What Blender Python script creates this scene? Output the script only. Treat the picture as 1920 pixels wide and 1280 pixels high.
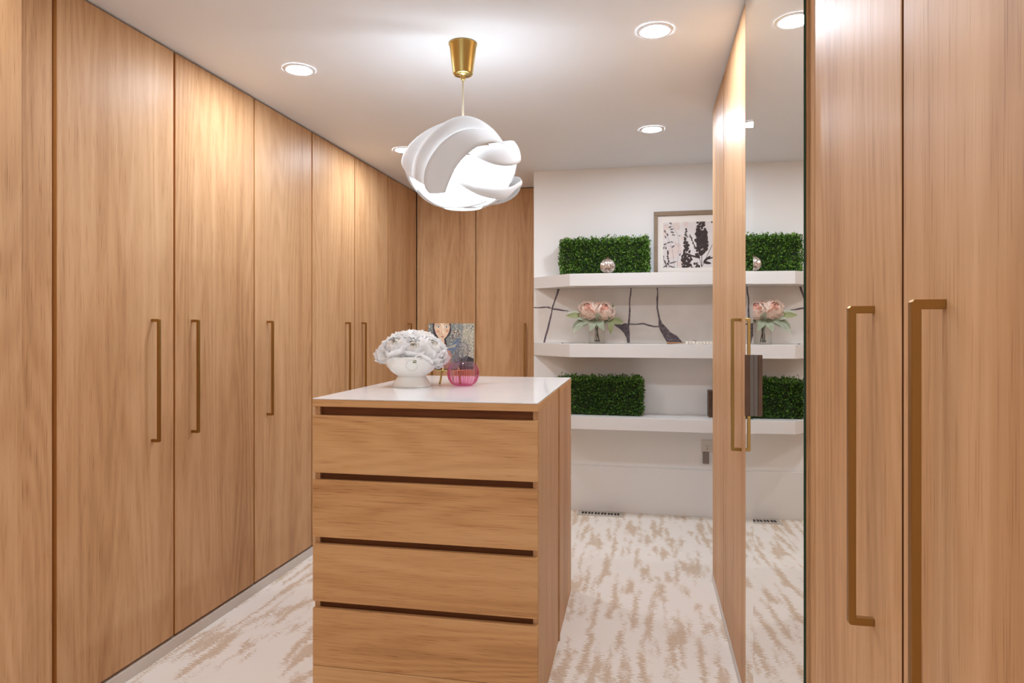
import bpy, bmesh, math, random
from mathutils import Vector, Matrix, noise as mnoise
rnd = random.Random(7)
PI = math.pi
for o in list(bpy.data.objects): bpy.data.objects.remove(o)
S = bpy.context.scene
COL = S.collection

# ------------------------------------------------------------------ camera
TH = 0.2029
cam_d = bpy.data.cameras.new('camera'); cam = bpy.data.objects.new('camera', cam_d); COL.objects.link(cam)
cam_d.sensor_width = 36.0; cam_d.lens = 1233.3/1920*36.0
cam_d.shift_y = (612.97-640)/1920
cam.location = (0, 0, 1.311); cam.rotation_euler = (PI/2, 0, TH)
cam_d.clip_start = 0.02
S.camera = cam
# ------------------------------------------------------------------ world, light, exposure
w = bpy.data.worlds.new('world'); S.world = w; w.use_nodes = True
w.node_tree.nodes['Background'].inputs[0].default_value = (0.95, 0.99, 1.05, 1)
w.node_tree.nodes['Background'].inputs[1].default_value = 0.6
S.view_settings.view_transform = 'Standard'; S.view_settings.look = 'None'
S.view_settings.gamma = 1.0; S.view_settings.use_curve_mapping = False
S.view_settings.exposure = 1.12
LAMP = 170.0          # emission of the recessed lights
LAMP_COL = (0.90, 0.985, 1.10)
PENDANT_W = 6.5     # bulb inside the pendant
PENDANT_COL = (0.84, 0.95, 1.06)

# ------------------------------------------------------------------ materials
def srgb(r, g, b):
    f = lambda c: (c/255/12.92) if c/255 <= .04045 else ((c/255+.055)/1.055)**2.4
    return (f(r), f(g), f(b), 1)
def new_mat(name):
    m = bpy.data.materials.new(name); m.use_nodes = True
    return m, m.node_tree.nodes, m.node_tree.links, m.node_tree.nodes['Principled BSDF']
def nd(ns, t, **k):
    n = ns.new(t)
    for a, v in k.items():
        if a.startswith('i_'):
            key = a[2:]
            n.inputs[int(key) if key.isdigit() else key].default_value = v
        else: setattr(n, a, v)
    return n
def ramp(ns, stops, interp='LINEAR'):
    r = ns.new('ShaderNodeValToRGB'); r.color_ramp.interpolation = interp
    e = r.color_ramp.elements
    while len(e) < len(stops): e.new(0.5)
    for q, (p, c) in zip(e, stops): q.position = p; q.color = c
    return r
def simple(name, col, rough=.5, metal=0, bump=0, bscale=200, spec=.5, var=0, vscale=3, **kw):
    m, ns, ln, b = new_mat(name)
    b.inputs['Base Color'].default_value = col; b.inputs['Roughness'].default_value = rough
    b.inputs['Metallic'].default_value = metal; b.inputs['Specular IOR Level'].default_value = spec
    tc = nd(ns, 'ShaderNodeTexCoord')
    if var:
        n = nd(ns, 'ShaderNodeTexNoise', i_Scale=vscale, i_Detail=4.0); ln.new(tc.outputs['Object'], n.inputs['Vector'])
        lo = tuple(c*(1-var) for c in col[:3])+(1,); hi = tuple(min(1, c*(1+var)) for c in col[:3])+(1,)
        r = ramp(ns, [(.3, lo), (.7, hi)]); ln.new(n.outputs['Fac'], r.inputs[0]); ln.new(r.outputs[0], b.inputs['Base Color'])
    if bump:
        n = nd(ns, 'ShaderNodeTexNoise', i_Scale=bscale, i_Detail=3.0); ln.new(tc.outputs['Object'], n.inputs['Vector'])
        bp = nd(ns, 'ShaderNodeBump', i_Strength=bump, i_Distance=.002); ln.new(n.outputs['Fac'], bp.inputs['Height']); ln.new(bp.outputs[0], b.inputs['Normal'])
    for k, v in kw.items(): b.inputs[k].default_value = v
    return m
def wood(name, dark, mid, light, grain='z', rough=.45, seed=0.0, cath=1.0):
    """oak veneer: broad tone bands, flowing cathedral lines and fine pores along the grain axis"""
    m, ns, ln, b = new_mat(name)
    tc = nd(ns, 'ShaderNodeTexCoord'); oi = nd(ns, 'ShaderNodeObjectInfo')
    off = nd(ns, 'ShaderNodeVectorMath', operation='SCALE'); off.inputs[0].default_value = (7.3, 9.1, 5.7); ln.new(oi.outputs['Random'], off.inputs['Scale'])
    add = nd(ns, 'ShaderNodeVectorMath', operation='ADD'); ln.new(tc.outputs['Object'], add.inputs[0]); ln.new(off.outputs[0], add.inputs[1])
    def mapped(across, along):
        mp = nd(ns, 'ShaderNodeMapping')
        mp.inputs['Scale'].default_value = {'z': (across, across, along), 'x': (along, across, across)}[grain]
        mp.inputs['Location'].default_value = (seed, seed, seed)
        ln.new(add.outputs[0], mp.inputs[0]); return mp
    # warp field shared by the grain lines
    wv = mapped(2.6, .24)
    wn = nd(ns, 'ShaderNodeTexNoise', i_Scale=1.0, i_Detail=2.0); ln.new(wv.outputs[0], wn.inputs['Vector'])
    # cathedral: sine of (warp*freq)
    mul = nd(ns, 'ShaderNodeMath', operation='MULTIPLY'); mul.inputs[1].default_value = 170.0; ln.new(wn.outputs['Fac'], mul.inputs[0])
    sn = nd(ns, 'ShaderNodeMath', operation='SINE'); ln.new(mul.outputs[0], sn.inputs[0])
    # broad tone
    bm_ = mapped(5.0, .22); bn = nd(ns, 'ShaderNodeTexNoise', i_Scale=1.0, i_Detail=3.0, i_Roughness=.6); ln.new(bm_.outputs[0], bn.inputs['Vector'])
    # medium streaks
    sm = mapped(55, .8); s2 = nd(ns, 'ShaderNodeTexNoise', i_Scale=1.0, i_Detail=4.0, i_Roughness=.7); ln.new(sm.outputs[0], s2.inputs['Vector'])
    # pores
    pm = mapped(420, 9); pn = nd(ns, 'ShaderNodeTexNoise', i_Scale=1.0, i_Detail=2.0); ln.new(pm.outputs[0], pn.inputs['Vector'])
    def ma(op, a, bb, c=None):
        q = nd(ns, 'ShaderNodeMath', operation=op)
        for i, s in enumerate((a, bb, c)):
            if s is None: continue
            if isinstance(s, (int, float)): q.inputs[i].default_value = s
            else: ln.new(s, q.inputs[i])
        return q.outputs[0]
    t = ma('MULTIPLY_ADD', bn.outputs['Fac'], .75, .05)
    t = ma('MULTIPLY_ADD', s2.outputs['Fac'], .30, t)
    t = ma('MULTIPLY_ADD', sn.outputs[0], .05*cath, t)
    pr = nd(ns, 'ShaderNodeMapRange'); pr.inputs[1].default_value = .56; pr.inputs[2].default_value = .75
    pr.inputs[3].default_value = 0; pr.inputs[4].default_value = -.27; ln.new(pn.outputs['Fac'], pr.inputs[0])
    t = ma('ADD', t, pr.outputs[0])
    r = ramp(ns, [(.22, dark), (.5, mid), (.78, light)]); ln.new(t, r.inputs[0])
    ln.new(r.outputs[0], b.inputs['Base Color'])
    b.inputs['Roughness'].default_value = rough; b.inputs['Specular IOR Level'].default_value = .21
    bp = nd(ns, 'ShaderNodeBump', i_Strength=.12, i_Distance=.001); ln.new(pn.outputs['Fac'], bp.inputs['Height']); ln.new(bp.outputs[0], b.inputs['Normal'])
    return m
OAK = dict(dark=srgb(158, 112, 72), mid=srgb(201, 156, 112), light=srgb(222, 181, 138))
M = {}
M['oak'] = wood('oak_veneer', **OAK)
M['oak_h'] = wood('oak_veneer_horizontal', srgb(158, 108, 64), srgb(206, 156, 104), srgb(224, 179, 128), grain='x')
M['oak_edge'] = wood('oak_edge_band', srgb(170, 105, 45), srgb(196, 134, 70), srgb(210, 155, 95), cath=0)
M['edge_shade'] = wood('painted_seam_shade', srgb(92, 52, 28), srgb(116, 68, 38), srgb(132, 82, 50), cath=0, rough=.6)  # seam shade put into the edge colour of the right-run doors
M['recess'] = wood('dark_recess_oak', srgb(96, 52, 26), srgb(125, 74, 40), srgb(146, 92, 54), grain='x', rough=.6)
M['carcass'] = simple('carcass_brown', srgb(150, 96, 52), .6, var=.1)
M['brass'] = simple('brushed_brass', srgb(168, 132, 76), .34, 1.0, bump=.05, bscale=400)
M['gold'] = simple('satin_gold', srgb(200, 178, 112), .3, 1.0, bump=.03, bscale=500)
M['bronze'] = simple('dark_bronze', srgb(98, 68, 48), .45, .3, var=.15, vscale=20)
M['bronze_in'] = simple('brushed_grey_bronze', srgb(112, 100, 90), .42, .35)
M['wall'] = simple('white_wall_paint', srgb(243, 241, 238), .6, bump=.04, bscale=300, var=.012, vscale=2)
M['ceil'] = simple('ceiling_paint', srgb(236, 237, 239), .75, bump=.03, bscale=350, var=.01, vscale=1.5)
M['trim'] = simple('white_trim_paint', srgb(238, 235, 231), .4, var=.01)
M['shelf'] = simple('white_shelf_lacquer', srgb(229, 226, 222), .35, var=.008)
M['toe'] = simple('toe_kick_white', srgb(222, 214, 206), .4, var=.01)
M['top'] = simple('white_stone_slab', srgb(238, 238, 237), .08, var=.02, vscale=5)
M['porcelain'] = simple('white_porcelain', srgb(240, 237, 230), .14, var=.01)
M['stem'] = simple('stem_green', srgb(92, 104, 60), .6, var=.1)
M['stem_d'] = simple('stem_brown', srgb(84, 76, 54), .6, var=.1)
M['black'] = simple('black', srgb(18, 17, 16), .6)
M['emblem'] = simple('engraved_grey', srgb(70, 66, 60), .6)
M['steel'] = simple('brushed_steel', srgb(196, 188, 178), .42, .25, bump=.03)
M['bead'] = simple('white_wood_bead', srgb(236, 226, 212), .6, var=.05, vscale=60)
M['jute'] = simple('jute_cord', srgb(176, 126, 86), .9, var=.25, vscale=160)
M['plate'] = simple('outlet_plastic', srgb(222, 214, 206), .35)
M['grey'] = simple('grey_plastic', srgb(140, 130, 124), .5)
M['carved'] = simple('carved_dark_wood', srgb(92, 78, 66), .5, .2, bump=.6, bscale=90, var=.4, vscale=60)
M['frame'] = wood('taupe_frame_wood', srgb(118, 98, 78), srgb(146, 124, 102), srgb(160, 140, 118), grain='x', rough=.5, cath=0)
M['mount'] = simple('cream_mount_board', srgb(240, 233, 224), .8)
M['paper'] = simple('art_paper', srgb(226, 217, 212), .8, var=.05, vscale=14)
M['ink'] = simple('dark_brown_ink', srgb(62, 50, 46), .8, var=.3, vscale=60)
M['ink_g'] = simple('grey_ink', srgb(120, 108, 108), .8, var=.2, vscale=60)
M['blush'] = simple('blush_wash', srgb(224, 206, 198), .85, var=.08, vscale=20)
M['backing'] = simple('hedge_backing', srgb(34, 48, 22), .9)
M['switch'] = simple('white_vent', srgb(200, 196, 190), .5)
M['green_edge'] = simple('green_glass_edge', srgb(30, 66, 50), .15)
M['mirror'] = simple('mirror_silver', (0.93, 0.94, 0.925, 1), .0, 1.0)
def clear(name, stops, rough=.02, boost=1.0):
    """thin clear glass: tinted see-through plus mirror gloss by Fresnel; deeper tint where the wall is seen edge-on"""
    m, ns, ln, b = new_mat(name); out = ns['Material Output']
    tc = nd(ns, 'ShaderNodeTexCoord'); sp = nd(ns, 'ShaderNodeSeparateXYZ'); ln.new(tc.outputs['Object'], sp.inputs[0])
    mr = nd(ns, 'ShaderNodeMapRange'); mr.inputs[1].default_value = 0; mr.inputs[2].default_value = .115; ln.new(sp.outputs['Z'], mr.inputs[0])
    r = ramp(ns, stops); ln.new(mr.outputs[0], r.inputs[0])
    tr = nd(ns, 'ShaderNodeBsdfTransparent'); gl = nd(ns, 'ShaderNodeBsdfGlossy'); gl.inputs['Roughness'].default_value = rough
    lw = nd(ns, 'ShaderNodeLayerWeight', i_Blend=.5); pw = nd(ns, 'ShaderNodeGamma'); ln.new(r.outputs[0], pw.inputs[0])
    ma_ = nd(ns, 'ShaderNodeMath', operation='MULTIPLY_ADD'); ma_.inputs[1].default_value = 1.1*boost; ma_.inputs[2].default_value = .55*boost; ln.new(lw.outputs['Facing'], ma_.inputs[0]); ln.new(ma_.outputs[0], pw.inputs[1])
    ln.new(pw.outputs[0], tr.inputs[0])
    p4 = nd(ns, 'ShaderNodeMath', operation='POWER'); p4.inputs[1].default_value = 3.5; ln.new(lw.outputs['Facing'], p4.inputs[0]); fr = nd(ns, 'ShaderNodeMath', operation='MULTIPLY_ADD'); fr.inputs[1].default_value = .7; fr.inputs[2].default_value = .07; ln.new(p4.outputs[0], fr.inputs[0]); mx = nd(ns, 'ShaderNodeMixShader'); ln.new(fr.outputs[0], mx.inputs[0]); ln.new(tr.outputs[0], mx.inputs[1]); ln.new(gl.outputs[0], mx.inputs[2])
    ln.new(mx.outputs[0], out.inputs[0]); ns.remove(b); return m
M['glass'] = clear('clear_glass', [(0, (.93, .95, .92, 1)), (1, (.96, .97, .95, 1))], boost=.7)
M['glass_c'] = clear('clear_stem_glass', [(0, (.80, .78, .82, 1)), (1, (.86, .85, .88, 1))], boost=1.5)
M['pink'] = clear('pink_glass', [(0, (.96, .60, .78, 1)), (.5, (.95, .66, .79, 1)), (.8, (.95, .80, .86, 1)), (1, (.96, .92, .94, 1))], boost=1.5)
def petal_mat(name, col, tr_=.35, var=.04):
    m, ns, ln, b = new_mat(name); out = ns['Material Output']
    tc = nd(ns, 'ShaderNodeTexCoord'); n = nd(ns, 'ShaderNodeTexNoise', i_Scale=26.0, i_Detail=3.0); ln.new(tc.outputs['Object'], n.inputs[0])
    r = ramp(ns, [(.3, tuple(c*(1-var) for c in col[:3])+(1,)), (.7, tuple(min(1, c*(1+var)) for c in col[:3])+(1,))]); ln.new(n.outputs['Fac'], r.inputs[0])
    t_ = nd(ns, 'ShaderNodeBsdfTranslucent'); d_ = nd(ns, 'ShaderNodeBsdfDiffuse'); ln.new(r.outputs[0], t_.inputs[0]); ln.new(r.outputs[0], d_.inputs[0])
    mx = nd(ns, 'ShaderNodeMixShader', i_0=tr_); ln.new(d_.outputs[0], mx.inputs[1]); ln.new(t_.outputs[0], mx.inputs[2]); ln.new(mx.outputs[0], out.inputs[0]); ns.remove(b); return m
M['petal_w'] = petal_mat('white_petal', srgb(250, 248, 246), var=.02)
M['petal_wc'] = petal_mat('cream_petal', srgb(248, 240, 228))
M['petal_p'] = petal_mat('peach_petal', srgb(252, 232, 218), .25, var=.05)
M['petal_pc'] = petal_mat('blush_petal', srgb(244, 190, 170), .25, var=.10)
def mercury():
    m, ns, ln, b = new_mat('mercury_glass')
    tc = nd(ns, 'ShaderNodeTexCoord'); n = nd(ns, 'ShaderNodeTexNoise', i_Scale=90.0, i_Detail=5.0); ln.new(tc.outputs['Object'], n.inputs[0])
    r = ramp(ns, [(.35, srgb(150, 130, 118)), (.5, srgb(205, 194, 184)), (.62, srgb(244, 238, 230))]); ln.new(n.outputs['Fac'], r.inputs[0])
    ln.new(r.outputs[0], b.inputs['Base Color']); b.inputs['Metallic'].default_value = .75; b.inputs['Roughness'].default_value = .22
    return m
M['mercury'] = mercury()
def island_rand(name, stops, rough=.45, trans=0, noise_mix=0):
    m, ns, ln, b = new_mat(name)
    g = nd(ns, 'ShaderNodeNewGeometry'); r = ramp(ns, stops); ln.new(g.outputs['Random Per Island'], r.inputs[0])
    ln.new(r.outputs[0], b.inputs['Base Color']); b.inputs['Roughness'].default_value = rough
    return m
M['box'] = island_rand('boxwood_leaf', [(0, srgb(34, 62, 18)), (.35, srgb(66, 108, 30)), (.75, srgb(100, 146, 46)), (1, srgb(150, 190, 86))], .4)
M['box2'] = island_rand('boxwood_leaf_deep', [(0, srgb(32, 60, 18)), (.4, srgb(58, 98, 28)), (.8, srgb(86, 130, 40)), (1, srgb(128, 168, 72))], .4)
def sage(name, a, c):
    m, ns, ln, b = new_mat(name)
    tc = nd(ns, 'ShaderNodeTexCoord'); oi = nd(ns, 'ShaderNodeObjectInfo')
    n = nd(ns, 'ShaderNodeTexNoise', i_Scale=30.0, i_Detail=3.0); ln.new(tc.outputs['Object'], n.inputs[0])
    mx = nd(ns, 'ShaderNodeMath', operation='MULTIPLY_ADD'); mx.inputs[1].default_value = .5; ln.new(n.outputs['Fac'], mx.inputs[0])
    ml = nd(ns, 'ShaderNodeMath', operation='MULTIPLY'); ml.inputs[1].default_value = .5; ln.new(oi.outputs['Random'], ml.inputs[0]); ln.new(ml.outputs[0], mx.inputs[2])
    r = ramp(ns, [(.15, a), (.8, c)]); ln.new(mx.outputs[0], r.inputs[0]); ln.new(r.outputs[0], b.inputs['Base Color']); b.inputs['Roughness'].default_value = .75
    return m
M['sage'] = sage('sage_leaf', srgb(134, 144, 116), srgb(196, 202, 184))
M['olive'] = sage('olive_leaf', srgb(106, 114, 70), srgb(152, 158, 112))
def shade_mat():
    m, ns, ln, b = new_mat('shade_film')
    out = ns['Material Output']; tr = nd(ns, 'ShaderNodeBsdfTranslucent'); df = nd(ns, 'ShaderNodeBsdfDiffuse')
    tc = nd(ns, 'ShaderNodeTexCoord'); n = nd(ns, 'ShaderNodeTexNoise', i_Scale=4.0); ln.new(tc.outputs['Object'], n.inputs[0])
    r = ramp(ns, [(.3, (.80, .80, .80, 1)), (.7, (.86, .86, .86, 1))]); ln.new(n.outputs['Fac'], r.inputs[0])
    ln.new(r.outputs[0], df.inputs[0]); ln.new(r.outputs[0], tr.inputs[0])
    mx = nd(ns, 'ShaderNodeMixShader', i_0=.10); ln.new(df.outputs[0], mx.inputs[1]); ln.new(tr.outputs[0], mx.inputs[2])
    ln.new(mx.outputs[0], out.inputs[0]); ns.remove(b)
    return m
M['shade'] = shade_mat()
def emit(name, col, st):
    m, ns, ln, b = new_mat(name)
    b.inputs['Base Color'].default_value = (.9, .9, .9, 1)
    b.inputs['Emission Color'].default_value = tuple(col)+(1,); b.inputs['Emission Strength'].default_value = st
    return m
M['lamp'] = emit('lamp_diffuser', LAMP_COL, LAMP)
M['bulb'] = emit('bulb_glow', PENDANT_COL, 3)
M['lamp_fill'] = emit('added_fill_diffuser', LAMP_COL, LAMP*.46)
def floor_mat():
    m, ns, ln, b = new_mat('streaked_carpet')
    tc = nd(ns, 'ShaderNodeTexCoord')
    def noise(scale, detail=3, rough=.6, src=None, loc=(0, 0, 0)):
        mp = nd(ns, 'ShaderNodeMapping'); mp.inputs['Scale'].default_value = scale; mp.inputs['Location'].default_value = loc
        ln.new(src or tc.outputs['Object'], mp.inputs[0])
        n = nd(ns, 'ShaderNodeTexNoise', i_Scale=1.0, i_Detail=float(detail), i_Roughness=rough); ln.new(mp.outputs[0], n.inputs['Vector']); return n
    def ma(op, a, bb, c=None):
        q = nd(ns, 'ShaderNodeMath', operation=op)
        for i, s in enumerate((a, bb, c)):
            if s is None: continue
            if isinstance(s, (int, float)): q.inputs[i].default_value = s
            else: ln.new(s, q.inputs[i])
        return q.outputs[0]
    j = noise((14, 150, 1), 3, .6)                     # feathered edges
    jw = noise((9, 11, 1), 2, .5, loc=(4, 2, 0))        # slow wander
    dx = ma('MULTIPLY_ADD', ma('SUBTRACT', j.outputs['Fac'], .5), .095, ma('MULTIPLY', ma('SUBTRACT', jw.outputs['Fac'], .5), .03))
    cb = nd(ns, 'ShaderNodeCombineXYZ'); ln.new(dx, cb.inputs[0])
    va = nd(ns, 'ShaderNodeVectorMath', operation='ADD'); ln.new(tc.outputs['Object'], va.inputs[0]); ln.new(cb.outputs[0], va.inputs[1])
    st = noise((27, 2.6, 1), 3, .6, va.outputs[0])
    cov = noise((5.0, 2.0, 1), 1, .5, loc=(9, 3, 0))
    fine = noise((60, 170, 1), 3, .7, loc=(1, 7, 0))
    v = ma('MULTIPLY_ADD', cov.outputs['Fac'], .30, st.outputs['Fac'])
    v = ma('MULTIPLY_ADD', fine.outputs['Fac'], .12, v)
    mr = nd(ns, 'ShaderNodeMapRange'); mr.inputs[1].default_value = .738; mr.inputs[2].default_value = .772; ln.new(v, mr.inputs[0])
    soft = noise((90, 260, 1), 2, .5)
    fade = nd(ns, 'ShaderNodeMapRange'); fade.inputs[1].default_value = .3; fade.inputs[2].default_value = .6; fade.inputs[3].default_value = .55; fade.inputs[4].default_value = 1; ln.new(soft.outputs['Fac'], fade.inputs[0])
    k = ma('MULTIPLY', mr.outputs[0], fade.outputs[0])
    mx = nd(ns, 'ShaderNodeMix', data_type='RGBA'); ln.new(k, mx.inputs[0])
    mx.inputs[6].default_value = srgb(245, 238, 229); mx.inputs[7].default_value = srgb(212, 188, 160)
    ln.new(mx.outputs[2], b.inputs['Base Color']); b.inputs['Roughness'].default_value = .8; b.inputs['Specular IOR Level'].default_value = .2
    bp = nd(ns, 'ShaderNodeBump', i_Strength=.15, i_Distance=.002); ln.new(fine.outputs['Fac'], bp.inputs['Height']); ln.new(bp.outputs[0], b.inputs['Normal'])
    return m
M['floor'] = floor_mat()
def stone_mat():
    m, ns, ln, b = new_mat('cream_stone_panel')
    tc = nd(ns, 'ShaderNodeTexCoord'); n = nd(ns, 'ShaderNodeTexNoise', i_Scale=3.5, i_Detail=6.0); ln.new(tc.outputs['Object'], n.inputs[0])
    r = ramp(ns, [(.3, srgb(214, 206, 196)), (.7, srgb(232, 226, 219))]); ln.new(n.outputs['Fac'], r.inputs[0]); ln.new(r.outputs[0], b.inputs['Base Color']); b.inputs['Roughness'].default_value = .35
    return m
M['stone'] = stone_mat()
def vein_mat():
    m, ns, ln, b = new_mat('purple_grey_vein')
    tc = nd(ns, 'ShaderNodeTexCoord'); n = nd(ns, 'ShaderNodeTexNoise', i_Scale=70.0, i_Detail=5.0, i_Roughness=.7); ln.new(tc.outputs['Object'], n.inputs[0])
    r = ramp(ns, [(.35, srgb(66, 56, 62)), (.55, srgb(106, 94, 100)), (.7, srgb(150, 138, 140))]); ln.new(n.outputs['Fac'], r.inputs[0]); ln.new(r.outputs[0], b.inputs['Base Color']); b.inputs['Roughness'].default_value = .5
    return m
M['vein'] = vein_mat()

# ------------------------------------------------------------------ mesh helpers
def box(bm, x0, x1, y0, y1, z0, z1, bev=0.0):
    vs = [bm.verts.new(p) for p in ((x0,y0,z0),(x1,y0,z0),(x1,y1,z0),(x0,y1,z0),(x0,y0,z1),(x1,y0,z1),(x1,y1,z1),(x0,y1,z1))]
    fs = [bm.faces.new([vs[i] for i in f]) for f in ((0,3,2,1),(4,5,6,7),(0,1,5,4),(1,2,6,5),(2,3,7,6),(3,0,4,7))]
    if bev > 0:
        es = list({e for f in fs for e in f.edges})
        bmesh.ops.bevel(bm, geom=es, offset=bev, segments=1, affect='EDGES')
    return vs
def prism(bm, pts, z0, z1, bev=0):
    """vertical prism from an outline in x, y"""
    a = [bm.verts.new((x, y, z0)) for x, y in pts]; b = [bm.verts.new((x, y, z1)) for x, y in pts]
    n = len(pts); fs = [bm.faces.new(a[::-1]), bm.faces.new(b)]
    for i in range(n): fs.append(bm.faces.new((a[i], a[(i+1) % n], b[(i+1) % n], b[i])))
    if bev: bmesh.ops.bevel(bm, geom=list({e for f in fs for e in f.edges}), offset=bev, segments=1, affect='EDGES')
def flat(bm, pts, y0, y1, mi=0):
    """plate from an outline in x, z, between y0 (front) and y1"""
    a = [bm.verts.new((x, y0, z)) for x, z in pts]; b = [bm.verts.new((x, y1, z)) for x, z in pts]
    n = len(pts); fs = [bm.faces.new(a), bm.faces.new(b[::-1])]
    for i in range(n): fs.append(bm.faces.new((a[(i+1) % n], a[i], b[i], b[(i+1) % n])))
    for f in fs: f.material_index = mi
def lathe(bm, prof, seg=32, rib=0, ribn=0, mi=0, cx=0, cy=0, sy=1.0):
    rings = []
    for (r, z, *q) in prof:
        k = q[0] if q else 1.0
        ring = []
        for i in range(seg):
            a = 2*PI*i/seg
            rr = r*(1 - rib*k*(0.5-0.5*math.cos(ribn*a))) if ribn else r
            ring.append(bm.verts.new((cx+rr*math.cos(a), cy+rr*math.sin(a)*sy, z)))
        rings.append(ring)
    for A, B in zip(rings, rings[1:]):
        for i in range(seg):
            f = bm.faces.new((A[i], A[(i+1) % seg], B[(i+1) % seg], B[i])); f.smooth = True; f.material_index = mi
    return rings
def cap(bm, ring, flip=False):
    bm.faces.new(ring[::-1] if flip else ring)
def tube(bm, pts, rad, seg=8, mi=0, twist=0.0, flat_=1.0):
    pts = [Vector(p) for p in pts]; n = len(pts); rings = []
    up = Vector((0, 0, 1)); prev = None
    for i, p in enumerate(pts):
        t = (pts[min(i+1, n-1)]-pts[max(i-1, 0)]).normalized()
        if prev is None:
            a = t.cross(up) if abs(t.dot(up)) < .95 else t.cross(Vector((1, 0, 0)))
        else: a = prev - t*prev.dot(t)
        a.normalize(); prev = a; b = t.cross(a)
        r = rad[i] if isinstance(rad, (list, tuple)) else rad
        rings.append([bm.verts.new(p + (a*math.cos(2*PI*k/seg+twist*i) + b*math.sin(2*PI*k/seg+twist*i)*flat_)*r) for k in range(seg)])
    for A, B in zip(rings, rings[1:]):
        for i in range(seg):
            f = bm.faces.new((A[i], A[(i+1) % seg], B[(i+1) % seg], B[i])); f.smooth = True; f.material_index = mi
    for q, fl in ((rings[0], True), (rings[-1], False)):
        f = bm.faces.new(q[::-1] if fl else q); f.material_index = mi
def crom(pts, n=6):
    """Catmull-Rom through tuples of any length"""
    out = []; P_ = [pts[0]]+list(pts)+[pts[-1]]
    for i in range(1, len(P_)-2):
        p0, p1, p2, p3 = P_[i-1:i+3]
        for k in range(n):
            t = k/n
            out.append(tuple(.5*(2*b+(c-a)*t+(2*a-5*b+4*c-d)*t*t+(3*b-a-3*c+d)*t**3) for a, b, c, d in zip(p0, p1, p2, p3)))
    out.append(tuple(pts[-1])); return out
def mesh(name, bm, mats, parent=None, loc=(0, 0, 0), rot=(0, 0, 0), recalc=True):
    if recalc: bmesh.ops.recalc_face_normals(bm, faces=bm.faces)
    me = bpy.data.meshes.new(name); bm.to_mesh(me); bm.free()
    for m in (mats if isinstance(mats, (list, tuple)) else [mats]): me.materials.append(M[m] if isinstance(m, str) else m)
    o = bpy.data.objects.new(name, me); COL.objects.link(o); o.location = loc; o.rotation_euler = rot
    if parent: o.parent = parent
    return o
def boxes(name, bl, mat, parent=None, bev=.0012, loc=(0, 0, 0), rot=(0, 0, 0)):
    bm = bmesh.new()
    for b in bl: box(bm, *b, bev=bev)
    return mesh(name, bm, mat, parent, loc, rot)
def tag(o, label=None, cat=None, group=None, kind=None):
    if label: o['label'] = label
    if cat: o['category'] = cat
    if group: o['group'] = group
    if kind: o['kind'] = kind
    return o
def thing(name, label, cat, loc=(0, 0, 0), rz=0, group=None, rot=None):
    o = bpy.data.objects.new(name, None); COL.objects.link(o); o.location = loc
    o.rotation_euler = rot if rot else (0, 0, rz); o.empty_display_size = .1
    return tag(o, label, cat, group)
def struct(name, bm, mat, **k):
    return tag(mesh(name, bm, mat, **k), kind='structure')

# ------------------------------------------------------------------ the room
H = 2.44; XL = -1.8903; XR = .3322; YW = 4.72; YB = 5.227; YF = -2.3
def sbox(name, *b, mat='wall'):
    bm = bmesh.new(); box(bm, *b); return struct(name, bm, mat)
sbox('floor', -2.6, 1.05, YF-.1, 6.0, -.05, 0, mat='floor')
sbox('ceiling', -2.6, 1.05, YF-.1, 6.0, H, H+.05, mat='ceil')
sbox('wall_left', -2.6, -2.5, YF, 5.9, 0, H)
sbox('wall_right', .95, 1.05, YF, YW, 0, H)
sbox('wall_back', -.809, 1.05, YW, 5.9, 0, H)
sbox('wall_far', -2.6, -.809, 5.84, 5.95, 0, H)
bm = bmesh.new(); box(bm, -2.6, -1.75, YF-.1, YF, 0, H); box(bm, .32, 1.05, YF-.1, YF, 0, H); box(bm, -1.75, .32, YF-.1, YF, 2.2, H)  # unseen wide opening, added so world light fills the room from behind
struct('wall_front', bm, 'wall')
# tall base panel along the shelf wall
bm = bmesh.new(); box(bm, -.809, .95, YW-.012, YW, 0, .325, bev=.002); struct('baseboard_back', bm, 'trim')
# toe kicks in front of the cabinet runs
bm = bmesh.new(); box(bm, XL-.02, XL+.004, 1.79, YB-.02, 0, .044, bev=.001); struct('baseboard_left', bm, 'toe')
bm = bmesh.new(); box(bm, XR-.004, XR+.02, -2.2, 3.561, 0, .03, bev=.001); struct('baseboard_right', bm, 'toe')
bm = bmesh.new(); box(bm, XL+.01, -.82, YB-.004, YB+.02, 0, .044, bev=.001); struct('baseboard_far', bm, 'toe')

# ------------------------------------------------------------------ handles
def handle_mesh(bm, depth=.036, s=.0115, h=.4785):
    """square bar pull: plate plane at x=0, bar towards +x, width along y, from z=0"""
    t = .011; b_ = .0105; d = depth
    out = [(0, 0), (d-.003, 0), (d, .003), (d, h-.003), (d-.003, h), (0, h), (0, h-t), (d-b_, h-t), (d-b_, t), (0, t)]
    flat(bm, out, -s/2, s/2)
    bmesh.ops.recalc_face_normals(bm, faces=bm.faces)
    bmesh.ops.bevel(bm, geom=[e for e in bm.edges if abs(e.verts[0].co.y-e.verts[1].co.y) < 1e-6], offset=.0007, segments=1, affect='EDGES')
HME = None
def handle(parent, loc, rz):
    global HME
    if HME is None:
        bm = bmesh.new(); handle_mesh(bm); o = mesh('handle', bm, 'brass', parent); HME = o.data
    else:
        o = bpy.data.objects.new('handle', HME); COL.objects.link(o); o.parent = parent
    o.location = loc; o.rotation_euler = (0, 0, rz); return o
HZ = .864
DT, DB = H-.008, .056      # door top and bottom
GAP = .006
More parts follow.
